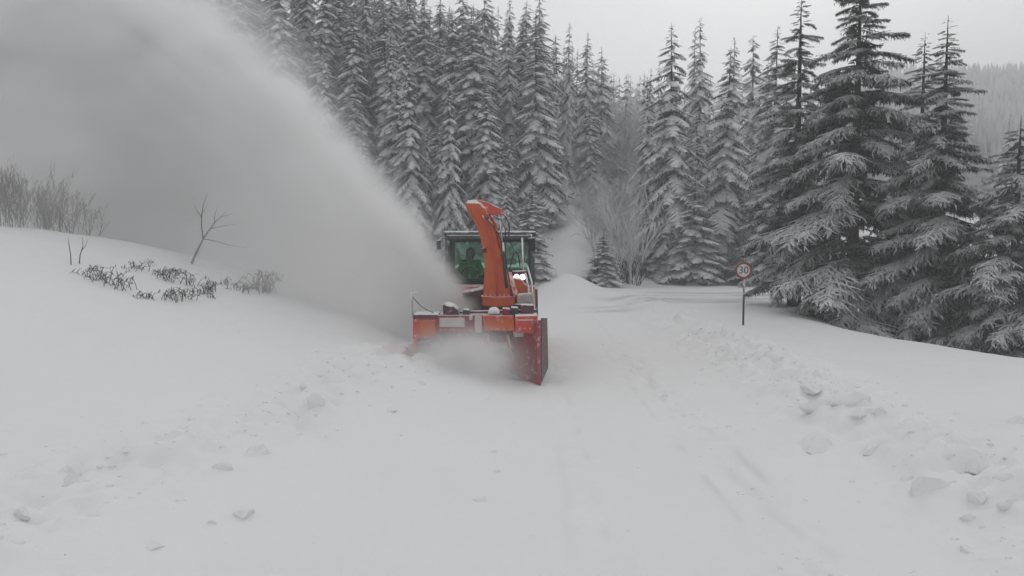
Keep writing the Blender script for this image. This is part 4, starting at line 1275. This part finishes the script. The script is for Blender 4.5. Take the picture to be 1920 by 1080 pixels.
def cloud(name, lo, hi, res, fn, mat, loc, rotz, label, cat):
    gt = bpy.data.node_groups.new(name, 'GeometryNodeTree')
    gt.interface.new_socket('Geometry', in_out='OUTPUT', socket_type='NodeSocketGeometry')
    out = gt.nodes.new('NodeGroupOutput'); vc = gt.nodes.new('GeometryNodeVolumeCube')
    vc.inputs['Min'].default_value = lo; vc.inputs['Max'].default_value = hi
    for ax, a, b in zip('XYZ', lo, hi): vc.inputs['Resolution ' + ax].default_value = max(2, int((b - a) / res))
    X.nt = gt
    pos = gt.nodes.new('GeometryNodeInputPosition')
    sp = gt.nodes.new('ShaderNodeSeparateXYZ'); gt.links.new(pos.outputs[0], sp.inputs[0])
    def noise(scale, detail=3, w=0.0, stretch=(1, 1, 1), vec=None):
        if vec is None:
            v = gt.nodes.new('ShaderNodeVectorMath'); v.operation = 'MULTIPLY'; v.inputs[1].default_value = stretch
            gt.links.new(pos.outputs[0], v.inputs[0])
        else:
            v = gt.nodes.new('ShaderNodeCombineXYZ')
            for i, q in enumerate(vec): gt.links.new(q.s, v.inputs[i])
        n = gt.nodes.new('ShaderNodeTexNoise'); n.noise_dimensions = '4D'
        n.inputs['W'].default_value = w; n.inputs['Scale'].default_value = scale; n.inputs['Detail'].default_value = detail
        gt.links.new(v.outputs[0], n.inputs['Vector'])
        return X(n.outputs[0])
    d = fn(X(sp.outputs[0]), X(sp.outputs[1]), X(sp.outputs[2]), noise)
    gt.links.new(xmax(d, 0.0).s, vc.inputs['Density'])
    sm = gt.nodes.new('GeometryNodeSetMaterial'); sm.inputs['Material'].default_value = mat
    gt.links.new(vc.outputs[0], sm.inputs[0]); gt.links.new(sm.outputs[0], out.inputs[0])
    bm = bmesh.new(); bmesh.ops.create_cube(bm, size=1)
    for v in bm.verts: v.co = Vector([lo[i] + (v.co[i] + .5) * (hi[i] - lo[i]) for i in range(3)])
    me = bpy.data.meshes.new(name); bm.to_mesh(me); bm.free()
    me.materials.append(mat)
    o = link(name, me, None, loc); o.rotation_euler = (0, 0, rotz)
    md = o.modifiers.new('cloud', 'NODES'); md.node_group = gt
    return tag(o, label, cat, kind='stuff')

PHI = R(40)
O_ = P(884, 582, 16.3)
dirx, diry = -math.cos(PHI), math.sin(PHI)
def on_plume(px, py):
    # sight line meets the vertical plane of the jet
    a, b = P(px, py, 10), P(px, py, 20)
    d = b - a
    nrm = Vector((diry, -dirx, 0))
    t = (O_ - a).dot(nrm) / d.dot(nrm)
    q = a + d * t - O_
    return q.x * dirx + q.y * diry, q.z
edge = [on_plume(*q) for q in ((884, 582), (855, 540), (800, 462), (700, 326), (630, 250), (570, 188), (515, 132), (460, 82), (400, 36), (340, -4))]
edge += [(edge[-1][0] + 4, edge[-1][1] + 1.6), (edge[-1][0] + 10, edge[-1][1] + 2.6), (edge[-1][0] + 22, edge[-1][1] + 2.6)]
print('plume edge', [(round(a, 1), round(b, 1)) for a, b in edge])
ex = np.array([e[0] for e in edge]); ez = np.array([e[1] for e in edge])
pc = np.polyfit(ex, ez, 5, w=np.r_[[2.5] * 4, [2] * 6, [.5] * 3])

def plume_fn(s, w, z, noise):
    n1 = noise(.55, 4, 1.0) - .5
    n2 = noise(1.7, 3, 5.0, (.6, 1, 1)) - .5
    s0 = xmax(s, 0.0)
    n3 = noise(.9, 4, 9.0, (.45, 1, 1))
    d0 = xpoly(list(pc), s0) - z
    n4 = noise(1.0, 3, 2.0, None, (s0 * .30, w * 1.1, d0 * 2.6))
    grow = .10 + .085 * s0
    d = d0 + n1 * (.25 + .17 * s0) + n2 * (.16 + .09 * s0) + (n4 - .5) * (.10 + .06 * s0)
    sw = w - n1 * grow * 1.2
    jet_w = .16 + .065 * s0
    jet = xstep(0.0, .08 + .035 * s0, d) * xexp(-1 * d / (.30 + .13 * s0)) * xexp(-1 * (sw / jet_w) * (sw / jet_w)) * (3.6 + 14.0 * xexp(-1 * s0 / 1.3)) * xmax(3.4 * n4 - .95, .10)
    cw = .30 + .105 * s0
    curtain = xstep(.05, .5 + .14 * s0, d) * xexp(-1 * (sw / cw) * (sw / cw)) * xstep(-.05, .5, s) * (.15 + .75 * n3 + .55 * n4) * (0.95 + 3.0 * xexp(-1 * s0 / 1.6)) * (1 - .70 * xstep(11.0, 22.0, s))
    veil = xexp(xmin(d, 0.0) / (.18 + .09 * s0)) * xstep(-2.6, 0.0, d) * xexp(-1 * (w / (cw * 1.2)) * (w / (cw * 1.2))) * xmax(n3 * .6 + n4 * .4 - .40, 0.0) * 2.6 * xstep(.5, 1.6, s)
    ms, mw, mz = (s - 13.0) / 4.5, (w - 4.2) / 1.9, (z - 2.2) / 2.6
    mist = xexp(-1 * (ms * ms + mw * mw + mz * mz)) * .19 * xmax(n3 * 2 - .3, 0.0)
    cs, cw_, cz = (s - 6.6) / 3.4, (w - 1.7) / 1.1, (z - .4) / 1.0
    mist = mist + xexp(-1 * (cs * cs + cw_ * cw_ + cz * cz)) * .42 * xmax(n3 * 2 - .3, 0.0)
    return (jet + curtain + veil + mist) * xstep(-.15, .1, s) * (1 - xstep(31.0, 35.0, s)) - .012
M['plume'] = vol_mat('blown_snow', 1.0, (.990, .991, .993), .1)
M['spray'] = vol_mat('snow_dust', 1.0, (.985, .987, .99), .1)
cloud('snow_plume', (-.3, -6.5, -1.6), (35, 6.5, 17), .23, plume_fn, M['plume'], O_, PI - PHI, 'broad white plume of blown snow arching from the machine to the upper left', 'snow plume')

def spray_fn(x, y, z, noise):
    n1 = noise(1.3, 4, 3.0)
    r = (x / .92) * (x / .92) + (y / .75) * (y / .75) + ((z - .02) / .62) * ((z - .02) / .62)
    a = xexp(-1.7 * r) * xmax(n1 * 2.2 - .40, 0.0) * 7.0
    x2, y2, z2 = x + 3.3, y - 1.9, z - .15
    r2 = (x2 / 2.2) * (x2 / 2.2) + (y2 / 1.3) * (y2 / 1.3) + (z2 / .6) * (z2 / .6)
    return a + xexp(-2.0 * r2) * xmax(n1 * 2 - .5, 0.0) * .7 - .012
cloud('snow_dust', (-5.5, -1.8, -.9), (1.9, 3.4, 1.5), .10, spray_fn, M['spray'], (-.93, 14.95, .42), 0, 'low dust of snow boiling up in front of the blower head', 'snow dust')
